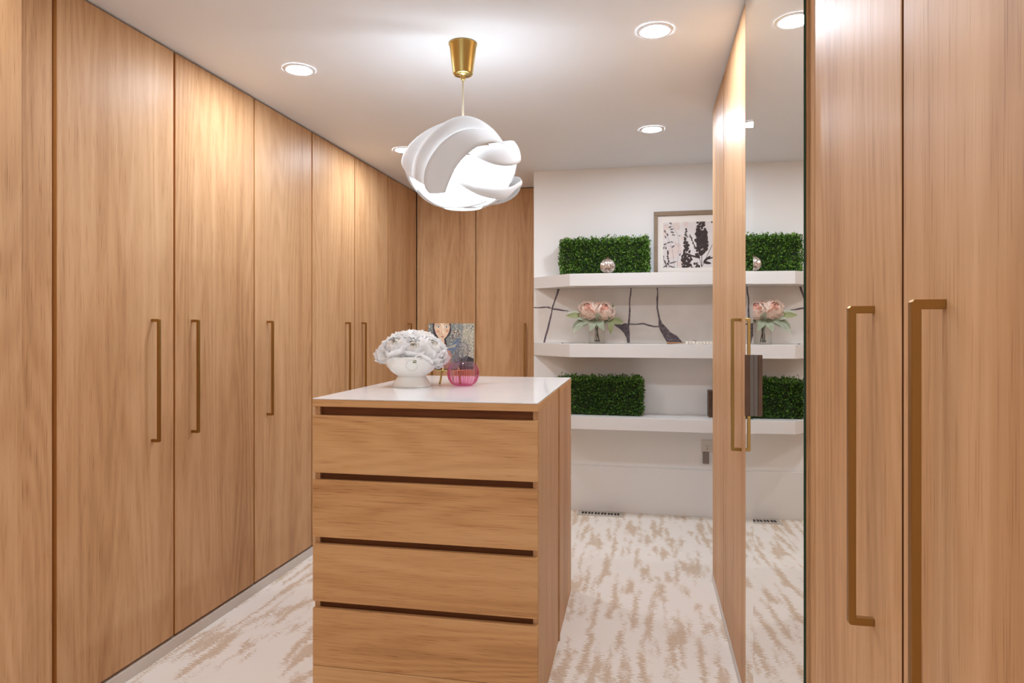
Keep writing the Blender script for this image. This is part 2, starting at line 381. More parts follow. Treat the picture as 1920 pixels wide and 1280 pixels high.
# a door lying in a plane: face 'x+' (front faces +x), 'x-' or 'y-'
def door(parent, face, plane, a0, a1, hpos=None, z0=DB, z1=DT, gap=GAP, t=.02, name='door', mat='oak', px=0, py=0):
    a0 += gap/2; a1 -= gap/2; c = (a0+a1)/2; hw = (a1-a0)/2; bm = bmesh.new()
    if face == 'x+': box(bm, -t, 0, -hw, hw, 0, z1-z0, bev=.0012); loc = (plane, c, z0)
    if face == 'x-': box(bm, 0, t, -hw, hw, 0, z1-z0, bev=.0012); loc = (plane, c, z0)
    if face == 'y-': box(bm, -hw, hw, 0, t, 0, z1-z0, bev=.0012); loc = (c, plane, z0)
    d = mesh(name, bm, mat, parent, (loc[0]-px, loc[1]-py, loc[2]))
    d.data.materials.append(M['edge_shade' if face == 'x-' else 'oak_edge'])
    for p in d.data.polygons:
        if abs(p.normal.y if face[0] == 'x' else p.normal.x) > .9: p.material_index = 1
    if hpos is not None:
        if face == 'x+': handle(d, (0, hpos-c, HZ-z0), 0)
        if face == 'x-': handle(d, (0, hpos-c, HZ-z0), PI)
        if face == 'y-': handle(d, (hpos-c, 0, HZ-z0), -PI/2)
    return d
def unit(label, face, plane, doors, group, cx0, cx1, cz0=.045):
    """wardrobe: carcass plus doors; doors = list of (a0, a1, handle pos)"""
    a0 = doors[0][0]; a1 = doors[-1][1]; c = (a0+a1)/2
    if face[0] == 'x': t = thing('wardrobe', label, 'wardrobe', (cx0, c, 0), group=group); px, py = cx0, c; gp = .011 if face == 'x+' else .009
    else: t = thing('wardrobe', label, 'wardrobe', (c, cx0, 0), group=group); px, py = c, cx0; gp = GAP
    e = .0015
    if face[0] == 'x': bl = (cx0-px, cx1-px, a0-py+e, a1-py-e, cz0, H-.003)
    else: bl = (a0-px+e, a1-px-e, cx0-py, cx1-py, cz0, H-.003)
    boxes('body', [bl], 'carcass' if face == 'x-' else 'oak_edge', t)
    for d in doors: door(t, face, plane, *d[:2], hpos=d[2], px=px, py=py, gap=gp)
    return t
GL = 'oak wardrobes along the left wall'
def left_unit(label, doors): return unit(label, 'x+', XL, doors, GL, -2.495, XL-.022)
left_unit('nearest double-door oak wardrobe of the left wall, two handles at its middle seam', [(1.801, 2.352, 2.228), (2.352, 2.909, 2.457)])
left_unit('single-door oak wardrobe on the left wall, just left of the island front', [(2.909, 3.476, 3.02)])
left_unit('double-door oak wardrobe behind the white flower bowl with two close handles, left wall', [(3.476, 4.04, 3.906), (4.04, 4.604, 4.147)])
left_unit('farthest single-door oak wardrobe of the left wall, ending at the inside corner', [(4.604, 5.2245, 5.02)])
# far wardrobes facing the camera
GF = 'oak wardrobes on the far wall'
unit('far-wall oak wardrobe directly behind the portrait canvas', 'y-', YB, [(XL+.001, -1.379, -1.746)], GF, YB+.022, 5.83)
unit('far-wall oak wardrobe whose right side disappears behind the white shelf wall', 'y-', YB, [(-1.379, -.835, -.968)], GF, YB+.022, 5.83)
# filler panel and protruding end panel at the left edge
t = thing('filler_panel', 'narrow vertical oak filler strip at the left, beside the first wardrobe door', 'panel', (XL-.02, 1.7, 0))
boxes('board', [(-.002, .02, -.103, .089, .056, DT)], 'oak', t)
boxes('backing_board', [(-.02, -.004, -.103, .099, .045, H-.003)], 'oak_edge', t)
t = thing('end_panel', 'tall darker oak panel cut off by the left edge of the picture', 'panel', (-1.79, 0, 0))
boxes('board', [(-.022, 0, -2.28, 1.594, .002, DT)], 'oak', t)
boxes('side_board', [(-.70, -.023, 1.55, 1.594, .002, DT)], 'oak', t)

# right run
GR = 'oak wardrobes along the right wall'
def right_unit(label, doors, **k): return unit(label, 'x-', XR, doors, GR, XR+.022, .945, **k)
t = thing('wardrobe', 'pale oak wardrobe at the far end of the right run, just before the mirror', 'wardrobe', (XR+.022, 2.975, 0), group=GR)
boxes('body', [(0, .59, -.585, .584, .032, H-.003)], 'oak_edge', t)
door(t, 'x-', XR, 3.055, 3.561, px=XR+.022, py=2.975, z0=.034, gap=.018)
door(t, 'x-', XR, 2.992, 3.055, px=XR+.022, py=2.975, z0=.034, name='filler_strip', gap=.012)
door(t, 'x-', XR, 2.392, 2.992, hpos=2.491, px=XR+.022, py=2.975, z0=.034)
# wardrobe with mirrored doors
t = thing('wardrobe', 'mirrored wardrobe reflecting the white shelves, its mirror door slightly ajar', 'wardrobe', (.385, 1.9, 0), group=GR)
boxes('body', [(0, .55, -.46, .485, .032, H-.003)], 'carcass', t)
def mdoor(p0, p1, z0, z1, pull):
    """mirror door between plan points p0 (near) and p1 (far); mirror faces -x"""
    dx, dy = p1[0]-p0[0], p1[1]-p0[1]; L = math.hypot(dx, dy); rz = math.atan2(-dx, dy)
    d = boxes('door', [(.0055, .021, 0, L, 0, z1-z0)], 'oak', t, loc=(p0[0]-.385, p0[1]-1.9, z0), rot=(0, 0, rz))
    mr = boxes('mirror', [(0, .0045, .0012, L-.0012, .0015, z1-z0-.0015)], 'mirror', d, bev=.0)
    mr.data.materials.append(M['green_edge'])
    for p in mr.data.polygons:
        if abs(p.normal.x) < .5: p.material_index = 1
    if pull:
        bm = bmesh.new(); box(bm, -.0115, .0, L-.012, L+.001, 1.054-z0, 1.231-z0, bev=.0006); q = mesh('pull_base', bm, 'bronze_in', d)
        bm = bmesh.new(); box(bm, -.0235, -.0115, L-.014, L+.001, 1.054-z0, 1.231-z0, bev=.0008); q = mesh('pull', bm, 'bronze', d)
    return d
mdoor((.3445, 1.86), (.3322, 2.388), .034, DT, False)
mdoor((.3206, 1.471), (.3002, 2.008), .034, DT, True)
boxes('edge_strip', [(.3322-.385, .352-.385, 1.432-1.9, 1.4655-1.9, .034, DT)], 'oak', t)
unit('oak wardrobe right of the mirror with a long brass handle fully in view', 'x-', XR, [(.962, 1.430, 1.075)], GR, XR+.022, .945)
unit('nearest oak wardrobe at the right edge, its brass handle cut off below', 'x-', XR, [(.40, .962, .835)], GR, XR+.022, .945)
unit('oak wardrobe beside the camera on the right, out of the picture', 'x-', XR, [(-.8, -.2, -.3), (-.2, .40, -.09)], GR, XR+.022, .945)

# ------------------------------------------------------------------ island
IT = .0157
isl = thing('drawer_island', 'oak drawer island with white slab top standing in the middle of the room', 'drawer chest', (-.3542, 2.1504, 0), IT)
W_, D_, ZI = .8068, 1.1228, 1.0595
dm = D_/2 + .02                      # seam between the two back-to-back chests
slab = ZI-.004
# local frame: x from -W_ to 0, y from 0 (front) to D_
boxes('slab_top', [(-W_+.001, -.001, .001, D_-.001, slab, ZI)], 'top', isl, bev=.0008)
boxes('top_board', [(-W_, 0, .0, dm-.004, slab-.025, slab-.0003)], 'oak_h', isl)
boxes('top_board', [(-W_, 0, dm+.012, D_, slab-.025, slab-.0003)], 'oak_h', isl)
for y0, y1, sx in ((.019, dm-.004, 1), (dm+.012, D_-.019, 1)):
    boxes('side_panel', [(-.020, 0, y0, y1, 0, slab-.0255)], 'oak', isl)
    boxes('side_panel', [(-W_, -W_+.020, y0, y1, 0, slab-.0255)], 'oak', isl)
boxes('spacer_panel', [(-W_-.003, .005, dm-.003, dm+.011, 0, slab-.0004)], 'oak', isl)
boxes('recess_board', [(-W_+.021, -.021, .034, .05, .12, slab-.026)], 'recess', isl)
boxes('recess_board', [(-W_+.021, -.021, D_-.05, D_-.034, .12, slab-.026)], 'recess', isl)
zb = .116
lv = []
for k in range(4): lv.append((zb, zb+.2025)); zb += .2025+.0245
for k, (z0, z1) in enumerate(lv):
    z1 = min(z1, slab-.026-.024)
    boxes('drawer', [(-W_+.001, -.001, 0, .0185, z0, z1)], 'oak_h', isl)
    boxes('drawer', [(-W_+.001, -.001, D_-.0185, D_+.002, z0, z1)], 'oak_h', isl)
boxes('base_panel', [(-W_+.001, -.001, 0, .0185, 0, .1145)], 'oak_h', isl)
boxes('base_panel', [(-W_+.001, -.001, D_-.0185, D_, 0, .1145)], 'oak_h', isl)

# ------------------------------------------------------------------ shelves
SH = [('top', 1.588, 1.672), ('middle', 1.107, 1.197), ('lowest', .623, .707)]
for n, z0, z1 in SH:
    bm = bmesh.new(); prism(bm, [(-.809, 4.7185), (-.515, 4.44), (.945, 4.44), (.945, 4.7185)], z0, z1, bev=.0015)
    tag(mesh('floating_shelf', bm, 'shelf'), {'top': 'top white floating shelf holding a hedge block, ribbed ball and framed print',
        'middle': 'middle white floating shelf holding the peach bouquet and bead garland',
        'lowest': 'lowest white floating shelf with a hedge block, above the wall outlet'}[n], 'shelf', 'white floating shelves')
# stone panel between the upper shelves
bm = bmesh.new(); box(bm, -.808, .948, YW-.008, YW, 1.198, 1.587)
pan = struct('trim_1', bm, 'stone')
V = {
'a': [(-0.635,1.585),(-0.642,1.554),(-0.653,1.523),(-0.668,1.477),(-0.678,1.452),(-0.681,1.416),(-0.692,1.38),(-0.7,1.344),(-0.712,1.298),(-0.728,1.242),(-0.738,1.199),(-0.725,1.199),(-0.715,1.242),(-0.699,1.293),(-0.689,1.339),(-0.678,1.385),(-0.673,1.416),(-0.668,1.442),(-0.657,1.477),(-0.64,1.523),(-0.63,1.548),(-0.618,1.585)],
'b': [(-0.807,1.457),(-0.775,1.455),(-0.733,1.459),(-0.697,1.459),(-0.681,1.452),(-0.684,1.442),(-0.712,1.451),(-0.754,1.447),(-0.807,1.449)],
'c': [(-0.668,1.447),(-0.63,1.444),(-0.589,1.434),(-0.56,1.43),(-0.548,1.424),(-0.562,1.424),(-0.599,1.426),(-0.635,1.432),(-0.668,1.436)],
'd': [(-0.116,1.586),(-0.12,1.543),(-0.127,1.503),(-0.126,1.454),(-0.128,1.414),(-0.132,1.364),(-0.137,1.334),(-0.155,1.339),(-0.177,1.329),(-0.231,1.332),(-0.221,1.319),(-0.187,1.294),(-0.162,1.269),(-0.144,1.234),(-0.139,1.2),(-0.121,1.2),(-0.121,1.264),(-0.125,1.314),(-0.122,1.334),(-0.118,1.384),(-0.115,1.423),(-0.119,1.473),(-0.116,1.513),(-0.11,1.543),(-0.109,1.586)],
'e': [(-0.122,1.336),(-0.078,1.334),(-0.029,1.341),(0.01,1.329),(0.048,1.319),(0.077,1.319),(0.079,1.31),(0.043,1.31),(0.005,1.319),(-0.029,1.331),(-0.078,1.326),(-0.122,1.327)],
'f': [(0.064,1.586),(0.068,1.551),(0.062,1.512),(0.064,1.472),(0.062,1.447),(0.07,1.403),(0.077,1.363),(0.077,1.319),(0.087,1.289),(0.111,1.244),(0.133,1.207),(0.193,1.2),(0.24,1.205),(0.202,1.25),(0.159,1.274),(0.126,1.314),(0.101,1.338),(0.087,1.373),(0.079,1.413),(0.073,1.447),(0.073,1.482),(0.075,1.522),(0.073,1.561),(0.072,1.586)]}
for i, k in enumerate('abcdef'):
    bm = bmesh.new(); flat(bm, V[k], YW-.0085-.0003*i, YW-.0075)
    mesh('stone_vein', bm, 'vein', pan)

# ------------------------------------------------------------------ recessed lights, plus added fill lights
GRL = 'recessed ceiling lights'
lights = [(-1.495, 2.636, 'round recessed ceiling light to the left of the pendant, above the left wardrobes'),
          (.028, 2.563, 'largest round recessed ceiling light, at the right near the mirror top'),
          (.025, 3.837, 'round recessed ceiling light above the framed print, before the shelf wall'),
          (-1.521, 3.969, 'recessed ceiling light half hidden behind the left side of the pendant'),
          (-1.50, 1.30, 'added ceiling fill light above the near left wardrobe, out of the picture'),
          (-.45, .85, 'added ceiling fill light above the near right wardrobes, out of the picture'),
          (-1.30, -.30, 'added ceiling fill light behind the camera on the left'),
          (-.25, -.60, 'added ceiling fill light behind the camera on the right'),
          (-.80, -1.70, 'added ceiling fill light farthest behind the camera')]
tm = dm_ = None
for x, y, lab in lights:
    dim = y < 1.4  # lights near and behind the camera are unseen, added as weaker fill
    t = thing('recessed_light', lab, 'ceiling light', (x, y, H), group=GRL)
    if tm is None:
        bm = bmesh.new(); lathe(bm, [(.050, -.0005), (.0505, -.003), (.056, -.0055), (.066, -.005), (.070, -.0005)], 48)
        a = mesh('trim_ring', bm, 'ceil', t); tm = a.data
        bm = bmesh.new(); r = lathe(bm, [(.0505, -.0042), (.0505, -.0012)], 40); cap(bm, r[0], True); cap(bm, r[1])
        b = mesh('diffuser', bm, 'lamp', t); dm_ = b.data
    else:
        if dim and 'DIM' not in globals():
            DIM = dm_.copy(); DIM.materials.clear(); DIM.materials.append(M['lamp_fill'])
        for nm, me in (('trim_ring', tm), ('diffuser', DIM if dim else dm_)):
            o = bpy.data.objects.new(nm, me); COL.objects.link(o); o.parent = t

# ------------------------------------------------------------------ pendant
PC = Vector((-.720, 2.529, 1.955))
pen = thing('pendant_lamp', 'white ribbon-shade pendant lamp on a gold canopy above the island', 'pendant lamp', (PC.x, PC.y, PC.z))
bm = bmesh.new()
r = lathe(bm, [(.056, .4845), (.057, .480), (.054, .4775), (.040, .366), (.0375, .361), (.030, .3595), (.0095, .3585), (.0095, .343), (.0065, .338)], 40); cap(bm, r[0], True); cap(bm, r[-1])
mesh('canopy', bm, 'gold', pen)
bm = bmesh.new(); tube(bm, [(0, 0, .34), (0, 0, .25), (0, 0, .16), (0, 0, .06)], .0038, 10); mesh('cord', bm, simple('cord_cream', srgb(214, 204, 176), .5), pen)
bm = bmesh.new(); r = lathe(bm, [(.012, .10), (.021, .098), (.021, .052), (.017, .048)], 24); cap(bm, r[0], True); cap(bm, r[-1]); mesh('socket', bm, 'plate', pen)
bm = bmesh.new(); r = lathe(bm, [(.014, .048), (.018, .035), (.033, .012), (.037, -.012), (.031, -.034), (.016, -.047), (.002, -.05)], 24); cap(bm, r[0]); cap(bm, r[-1]); mesh('bulb', bm, 'bulb', pen)
Rr = Vector((math.cos(TH), math.sin(TH), 0)); Ff = Vector((-math.sin(TH), math.cos(TH), 0)); K = .000598
def rp(cx, cy, dep):
    s = 1+dep/2.622
    return Rr*((cx-523)*K*s) + Vector((0, 0, (889-cy)*K*s + .0)) + Ff*dep
def ribbon(rows, n=7, cross=5, bulge=.005):
    """rows: (ax, ay, adepth, bx, by, bdepth) from end to end; the band bulges outwards between its edges"""
    rows = crom(rows, n); bm = bmesh.new(); grid = []
    for (ax, ay, ad, bx, by, bd) in rows:
        A, B = rp(ax, ay, ad), rp(bx, by, bd); line = []
        for j in range(cross+1):
            t = j/cross; p = A.lerp(B, t); nrm = p.normalized() if p.length > 1e-4 else Vector((0, 0, 1))
            line.append(bm.verts.new(p + nrm*bulge*4*t*(1-t)))
        grid.append(line)
    for a, b in zip(grid, grid[1:]):
        for j in range(cross):
            try: f = bm.faces.new((a[j], a[j+1], b[j+1], b[j])); f.smooth = True
            except ValueError: pass
    o = mesh('shade_ribbon', bm, 'shade', pen)
    md = o.modifiers.new('thick', 'SOLIDIFY'); md.thickness = .0012; md.offset = 0
    return o
# front sweeping band
ribbon([(318,1139,-.150, 430,1141,-.165),(292,1105,-.158, 440,1110,-.170),(285,1050,-.168, 462,1060,-.178),(300,980,-.18, 505,985,-.192),(345,900,-.193, 560,922,-.200),(415,820,-.20, 622,868,-.20),
        (500,758,-.195, 690,826,-.19),(590,726,-.18, 735,806,-.172),(680,724,-.155, 775,799,-.150),(760,750,-.125, 805,800,-.125),(828,803,-.095, 832,806,-.095)])
# large bright band behind it
ribbon([(203,1006,-.085, 330,1085,-.12),(205,960,-.10, 320,1030,-.135),(222,880,-.115, 345,930,-.15),(270,790,-.125, 410,845,-.165),(345,705,-.125, 480,775,-.165),(440,637,-.115, 560,735,-.155),
        (540,601,-.10, 650,722,-.14),(640,618,-.085, 720,726,-.12),(715,668,-.07, 765,738,-.095),(770,745,-.055, 800,775,-.07)], bulge=.006)
# left outer band
ribbon([(138,928,-.01, 206,1006,-.06),(115,880,-.02, 212,925,-.07),(130,825,-.03, 242,850,-.08),(175,762,-.04, 290,775,-.085),(245,702,-.045, 350,712,-.085),(335,652,-.05, 430,650,-.08),(440,620,-.05, 500,625,-.07),(545,606,-.045, 560,640,-.055)])
# upper right loop
ribbon([(560,838,-.13, 560,860,-.13),(610,835,-.145, 615,888,-.145),(685,822,-.15, 690,927,-.15),(760,823,-.14, 765,947,-.14),(822,806,-.115, 835,943,-.118),(858,776,-.075, 888,915,-.078),(869,748,-.03, 912,872,-.032),
        (862,722,.015, 903,822,.012),(838,702,.055, 880,795,.05),(800,693,.085, 850,790,.08),(745,697,.10, 790,790,.10),(680,705,.10, 720,800,.10)], bulge=.006)
# lower right loop
ribbon([(480,1040,-.135, 500,1055,-.135),(600,1083,-.145, 575,1112,-.145),(700,1099,-.14, 650,1148,-.14),(790,1090,-.115, 740,1161,-.118),(858,1060,-.075, 815,1148,-.08),(900,1014,-.03, 862,1080,-.035),(908,985,.01, 900,1030,.005),
        (893,948,.05, 905,1010,.045),(850,925,.09, 872,1050,.085),(780,910,.12, 800,1085,.115),(700,900,.135, 710,1100,.13),(600,895,.14, 610,1100,.135)], bulge=.006)
# bottom band, inside lit
ribbon([(205,900,.0, 138,925,.0),(235,960,.015, 160,990,.005),(300,1025,.02, 205,1055,.005),(380,1070,.02, 272,1122,.0),(450,1110,.015, 355,1166,-.01),(530,1130,.0, 450,1185,-.03),(600,1140,-.02, 560,1184,-.045),(650,1145,-.05, 640,1175,-.06),(690,1157,-.07, 692,1159,-.07)], bulge=-.008)
ribbon([(380,1010,.06, 300,1085,.03),(480,1040,.05, 400,1140,.01),(580,1070,.03, 500,1172,-.01),(690,1100,.02, 600,1183,-.02),(790,1110,.01, 690,1160,-.02)], bulge=-.006)
# back half of the knot: bands round the far side
for z0, z1, tilt, sc in ((.02, .085, .10, .95), (-.10, .03, .18, .97), (-.17, -.09, .05, .95)):
    bm = bmesh.new(); g = []
    for i in range(25):
        a = math.radians(-8+196*i/24); line = []
        for j in range(6):
            zz = z0+(z1-z0)*j/5; rr = .222*sc*math.sqrt(max(.02, 1-(zz/.182)**2))
            p = Rr*(rr*math.cos(a)) + Ff*(rr*math.sin(a)*.9) + Vector((0, 0, zz + tilt*.12*math.cos(a)*(1-abs(zz)/.2)))
            line.append(bm.verts.new(p))
        g.append(line)
    for a, b in zip(g, g[1:]):
        for j in range(5): bm.faces.new((a[j], a[j+1], b[j+1], b[j])).smooth = True
    o = mesh('shade_ribbon', bm, 'shade', pen); md = o.modifiers.new('thick', 'SOLIDIFY'); md.thickness = .0012
ld = bpy.data.lights.new('pendant_bulb_light', 'POINT'); ld.energy = PENDANT_W; ld.color = PENDANT_COL; ld.shadow_soft_size = .05
lo = bpy.data.objects.new('pendant_bulb_light', ld); COL.objects.link(lo); lo.location = PC

# ------------------------------------------------------------------ hedge blocks
def hedge(name, label, x0, x1, z0, z1, y0, y1, mat, seed, rz=0, n=5200):
    R_ = random.Random(seed); cx, cy = (x0+x1)/2, (y0+y1)/2; rnd_d = True
    t = thing('hedge_block', label, 'artificial hedge', (cx, cy, z0), rz, 'artificial boxwood hedge blocks')
    hx, hy, hz = (x1-x0)/2-.008, (y1-y0)/2-.008, (z1-z0)-.012
    boxes('base_mat', [(-hx+.015, hx-.015, -hy+.012, hy-.012, .0, hz-.02)], 'backing', t, bev=0)
    vs, fs = [], []
    A = [('f', 2*hx*hz*1.9), ('t', 2*hx*2*hy*1.3), ('l', 2*hy*hz), ('r', 2*hy*hz), ('b', 2*hx*hz*.25)]
    tot = sum(a for _, a in A)
    for face, ar in A:
        for _ in range(int(n*ar/tot)):
            u, v, d = R_.uniform(-1, 1), R_.random(), R_.uniform(-.022, .006) if rnd_d else 0
            # wavy relief so that the block reads as tufts
            if face == 'f': p = Vector((u*(hx+.006), -hy-d, v*(hz+.006))); nr = Vector((0, -1, 0))
            elif face == 'b': p = Vector((u*hx, hy+d, v*hz)); nr = Vector((0, 1, 0))
            elif face == 't': p = Vector((u*(hx+.004), (v*2-1)*(hy+.012), hz+d)); nr = Vector((0, 0, 1))
            elif face == 'l': p = Vector((-hx-d, (v*2-1)*hy, R_.random()*hz)); nr = Vector((-1, 0, 0))
            else: p = Vector((hx+d, (v*2-1)*hy, R_.random()*hz)); nr = Vector((1, 0, 0))
            q = mnoise.noise(p*28+Vector((seed, 0, 0)))
            p += nr*(q*.012)
            if face == 't': p.z += mnoise.noise(Vector((p.x*22, p.y*22, seed)))*.030
            out = (nr + Vector((R_.gauss(0, .55), R_.gauss(0, .55), R_.gauss(.25, .55)))).normalized()
            sd = out.cross(Vector((R_.gauss(0, 1), R_.gauss(0, 1), R_.gauss(0, 1)))).normalized(); up = out.cross(sd)
            p.z = max(p.z, .010)
            if out.z < -.2 and p.z < .02: out.z *= -1
            L = R_.uniform(.011, .018); wd = L*R_.uniform(.30, .42)
            b = len(vs); tip = p+out*L; mid = p+out*L*.55
            vs += [p, mid+sd*wd+up*.0015, tip, mid-sd*wd+up*.0015, mid-up*.001]
            fs += [(b, b+1, b+4), (b+1, b+2, b+4), (b+2, b+3, b+4), (b+3, b, b+4)]
    for _ in range(70):                     # tufts rising from the top and poking out at the ends
        x, y = R_.uniform(-hx, hx), R_.uniform(-hy, hy); h = R_.uniform(.010, .034); base = Vector((x, y, hz)); lean = Vector((R_.gauss(0, .25), R_.gauss(0, .25), 1)).normalized()
        if R_.random() < .25: base = Vector((R_.choice((-1, 1))*hx, y, R_.uniform(.03, hz))); lean = Vector((math.copysign(1, base.x), R_.gauss(0, .3), R_.uniform(.1, .8))).normalized(); h *= .6
        for q in range(7):
            p = base+lean*(h*q/6); out = (lean*.7+Vector((R_.gauss(0, .7), R_.gauss(0, .7), R_.gauss(0, .3)))).normalized()
            sd = out.cross(Vector((R_.gauss(0, 1), R_.gauss(0, 1), R_.gauss(0, 1)))).normalized(); up = out.cross(sd)
            L = R_.uniform(.010, .016); wd = L*.34; b = len(vs); mid = p+out*L*.55
            vs += [p, mid+sd*wd+up*.0015, p+out*L, mid-sd*wd+up*.0015, mid-up*.001]
            fs += [(b, b+1, b+4), (b+1, b+2, b+4), (b+2, b+3, b+4), (b+3, b, b+4)]
    me = bpy.data.meshes.new('foliage'); me.from_pydata([tuple(v) for v in vs], [], fs); me.materials.append(M[mat])
    o = bpy.data.objects.new('foliage', me); COL.objects.link(o); o.parent = t; o['kind'] = 'stuff'
    # sprigs standing out of the top
    bm = bmesh.new()
    for _ in range(26):
        x = R_.uniform(-hx, hx); y = R_.uniform(-hy, hy); h = R_.uniform(.008, .028)
        tube(bm, [(x, y, hz-.01), (x+R_.uniform(-.006, .006), y, hz+h)], .0007, 4)
    mesh('twig', bm, 'stem_d', t)
    o2 = [c for c in t.children if c.name.startswith('twig')][0]; o2['kind'] = 'stuff'
    return t
hedge('hedge_block', 'boxwood hedge block on the top shelf behind the ribbed glass ball', -.600, .010, 1.672, 1.925, 4.56, 4.70, 'box', 3, n=7200)
hedge('hedge_block', 'boxwood hedge block on the lowest shelf, partly behind the island corner', -.615, -.030, .707, .965, 4.53, 4.69, 'box2', 11, rz=-.02, n=7200)

# ------------------------------------------------------------------ ribbed ball
t = thing('ribbed_ball', 'small silver ribbed mercury glass ball in front of the upper hedge', 'ornament', (-.262, 4.480, 1.672))
bm = bmesh.new(); prof = []
for i in range(17):
    a = -PI/2+PI*i/16; prof.append((max(.001, .0535*math.cos(a)), .050+.050*math.sin(a), math.cos(a)))
r = lathe(bm, prof, 80, rib=.15, ribn=20); mesh('globe', bm, 'mercury', t)
bm = bmesh.new(); r = lathe(bm, [(.021, .0945), (.020, .1015), (.008, .105), (.006, .110), (.001, .112)], 24); cap(bm, r[0], True); mesh('cap', bm, 'bronze', t)

# ------------------------------------------------------------------ framed botanical print
FX0, FX1, FZ0, FZ1, FY = .044, .600, 1.6725, 2.113, 4.668
t = thing('framed_print', 'framed botanical print leaning on the wall at the right of the top shelf', 'picture', (FX0, FY, FZ0), rot=(-.06, 0, 0))
FW, FH = FX1-FX0, FZ1-FZ0; fr = .0275
boxes('frame_rail', [(0, FW, -.012, .014, FH-fr, FH)], 'frame', t); boxes('frame_rail', [(0, FW, -.012, .014, 0, fr*.62)], 'frame', t)
boxes('frame_stile', [(0, fr, -.0115, .0135, fr*.62, FH-fr)], 'frame', t); boxes('frame_stile', [(FW-fr, FW, -.0115, .0135, fr*.62, FH-fr)], 'frame', t)
boxes('mount_board', [(fr, FW-fr, .006, .009, fr*.62, FH-fr)], 'mount', t, bev=0)
# print area (local x .066-.49, z .040-.352)
px0, px1, pz0, pz1 = .064, FW-.066, .048, FH-.076
boxes('print_sheet', [(px0, px1, .0050, .0062, pz0, pz1)], 'paper', t, bev=0)
def blob(cx, cz, r, n=9, R_=rnd, sx=1.0, jit=.25, ang=0):
    pts = []
    for k in range(n):
        a = -2*PI*k/n; q = r*(1+R_.uniform(-jit, jit)); x, z = q*math.cos(a)*sx, q*math.sin(a)
        pts.append((cx+x*math.cos(ang)-z*math.sin(ang), cz+x*math.sin(ang)+z*math.cos(ang)))
    return pts
def leafpts(cx, cz, L, wd, ang):
    pts = []
    for k in range(10):
        a = 2*PI*k/10; x = L/2*math.cos(a); z = wd/2*math.sin(a)*(1-.2*math.cos(a))
        pts.append((cx+x*math.cos(ang)-z*math.sin(ang), cz+x*math.sin(ang)+z*math.cos(ang)))
    return pts
def strokepts(p, q, w_):
    dx, dz = q[0]-p[0], q[1]-p[1]; L = math.hypot(dx, dz) or 1; nx, nz = -dz/L*w_/2, dx/L*w_/2
    return [(p[0]+nx, p[1]+nz), (q[0]+nx, q[1]+nz), (q[0]-nx, q[1]-nz), (p[0]-nx, p[1]-nz)]
def clipp(pts): return [(min(max(x, px0), px1), min(max(z, pz0), pz1)) for x, z in pts]
class Art:
    def __init__(s, clip=None): s.bm = bmesh.new(); s.y = 0; s.c = clip
    def add(s, pts, y0, y1, mi):
        if s.c: pts = s.c(pts)
        s.y += 1; e = (s.y % 97)*1.2e-6
        try: flat(s.bm, pts, y0-e, y1, mi)
        except ValueError: pass
# picture px (1280 crop): x 300..1150 -> local .064..; scale from the frame: 148 -> 0, z: 1150 -> .0 , 130 -> FH
sx_ = .392/(1150-148); sz_ = FH/(1172-128)
def pp(cx, cz): return ((cx-148)*sx_, (1172-cz)*sz_)
wash = Art(clipp)
for cx, cz, r in ((360, 380, 60), (545, 365, 75), (650, 570, 50), (470, 800, 110), (560, 730, 90), (700, 330, 60), (600, 1000, 60), (340, 480, 50)):
    x, z = pp(cx, cz); w1 = Art(clipp); w1.y = wash.y = wash.y+1; w1.add(blob(x, z, r*sx_, 14, jit=.12, sx=.8, ang=.3), .0046, .0052, 0); mesh('blush_wash', w1.bm, 'blush', t)
wash.bm.free()
gr = Art(clipp)
def pline(art, pts, w_, mi=0, y=.0040):
    for p, q in zip(pts, pts[1:]): art.add(strokepts(pp(*p), pp(*q), w_), y, .0050, mi)
def pleaf(art, cx, cz, L, wd, ang, mi=0, y=.0040):
    x, z = pp(cx, cz); art.add(leafpts(x, z, L*sx_, wd*sx_, ang), y, .0050, mi)
pline(gr, [(330, 430), (400, 580), (460, 720), (490, 900), (505, 1075)], .0016)
pline(gr, [(430, 300), (500, 410), (560, 510), (580, 600), (575, 760), (550, 1075)], .0014)
pline(gr, [(320, 700), (400, 690), (470, 720)], .0012); pline(gr, [(460, 630), (540, 670), (580, 710)], .0012)
for cx, cz, L, wd, a in ((340, 450, 60, 28, 1.9), (385, 505, 60, 28, 2.0), (350, 545, 60, 22, 2.1), (435, 315, 60, 30, 2.4), (430, 382, 60, 26, .3), (460, 420, 60, 28, .1), (470, 470, 70, 28, -.2), (490, 515, 60, 24, -.3),
        (345, 665, 60, 30, .4), (320, 725, 55, 28, 1.1), (360, 730, 55, 28, 1.5), (405, 640, 60, 26, .4), (460, 632, 50, 24, -.2), (485, 705, 60, 30, .6), (600, 840, 55, 28, 1.2), (595, 530, 30, 22, 1.2), (480, 970, 140, 26, .25), (460, 1040, 120, 24, -.3), (610, 790, 40, 8, -.6)):
    pleaf(gr, cx, cz, L, wd, a)
mesh('grey_leaves', gr.bm, 'ink_g', t)
dk = Art(clipp); R2 = random.Random(5)
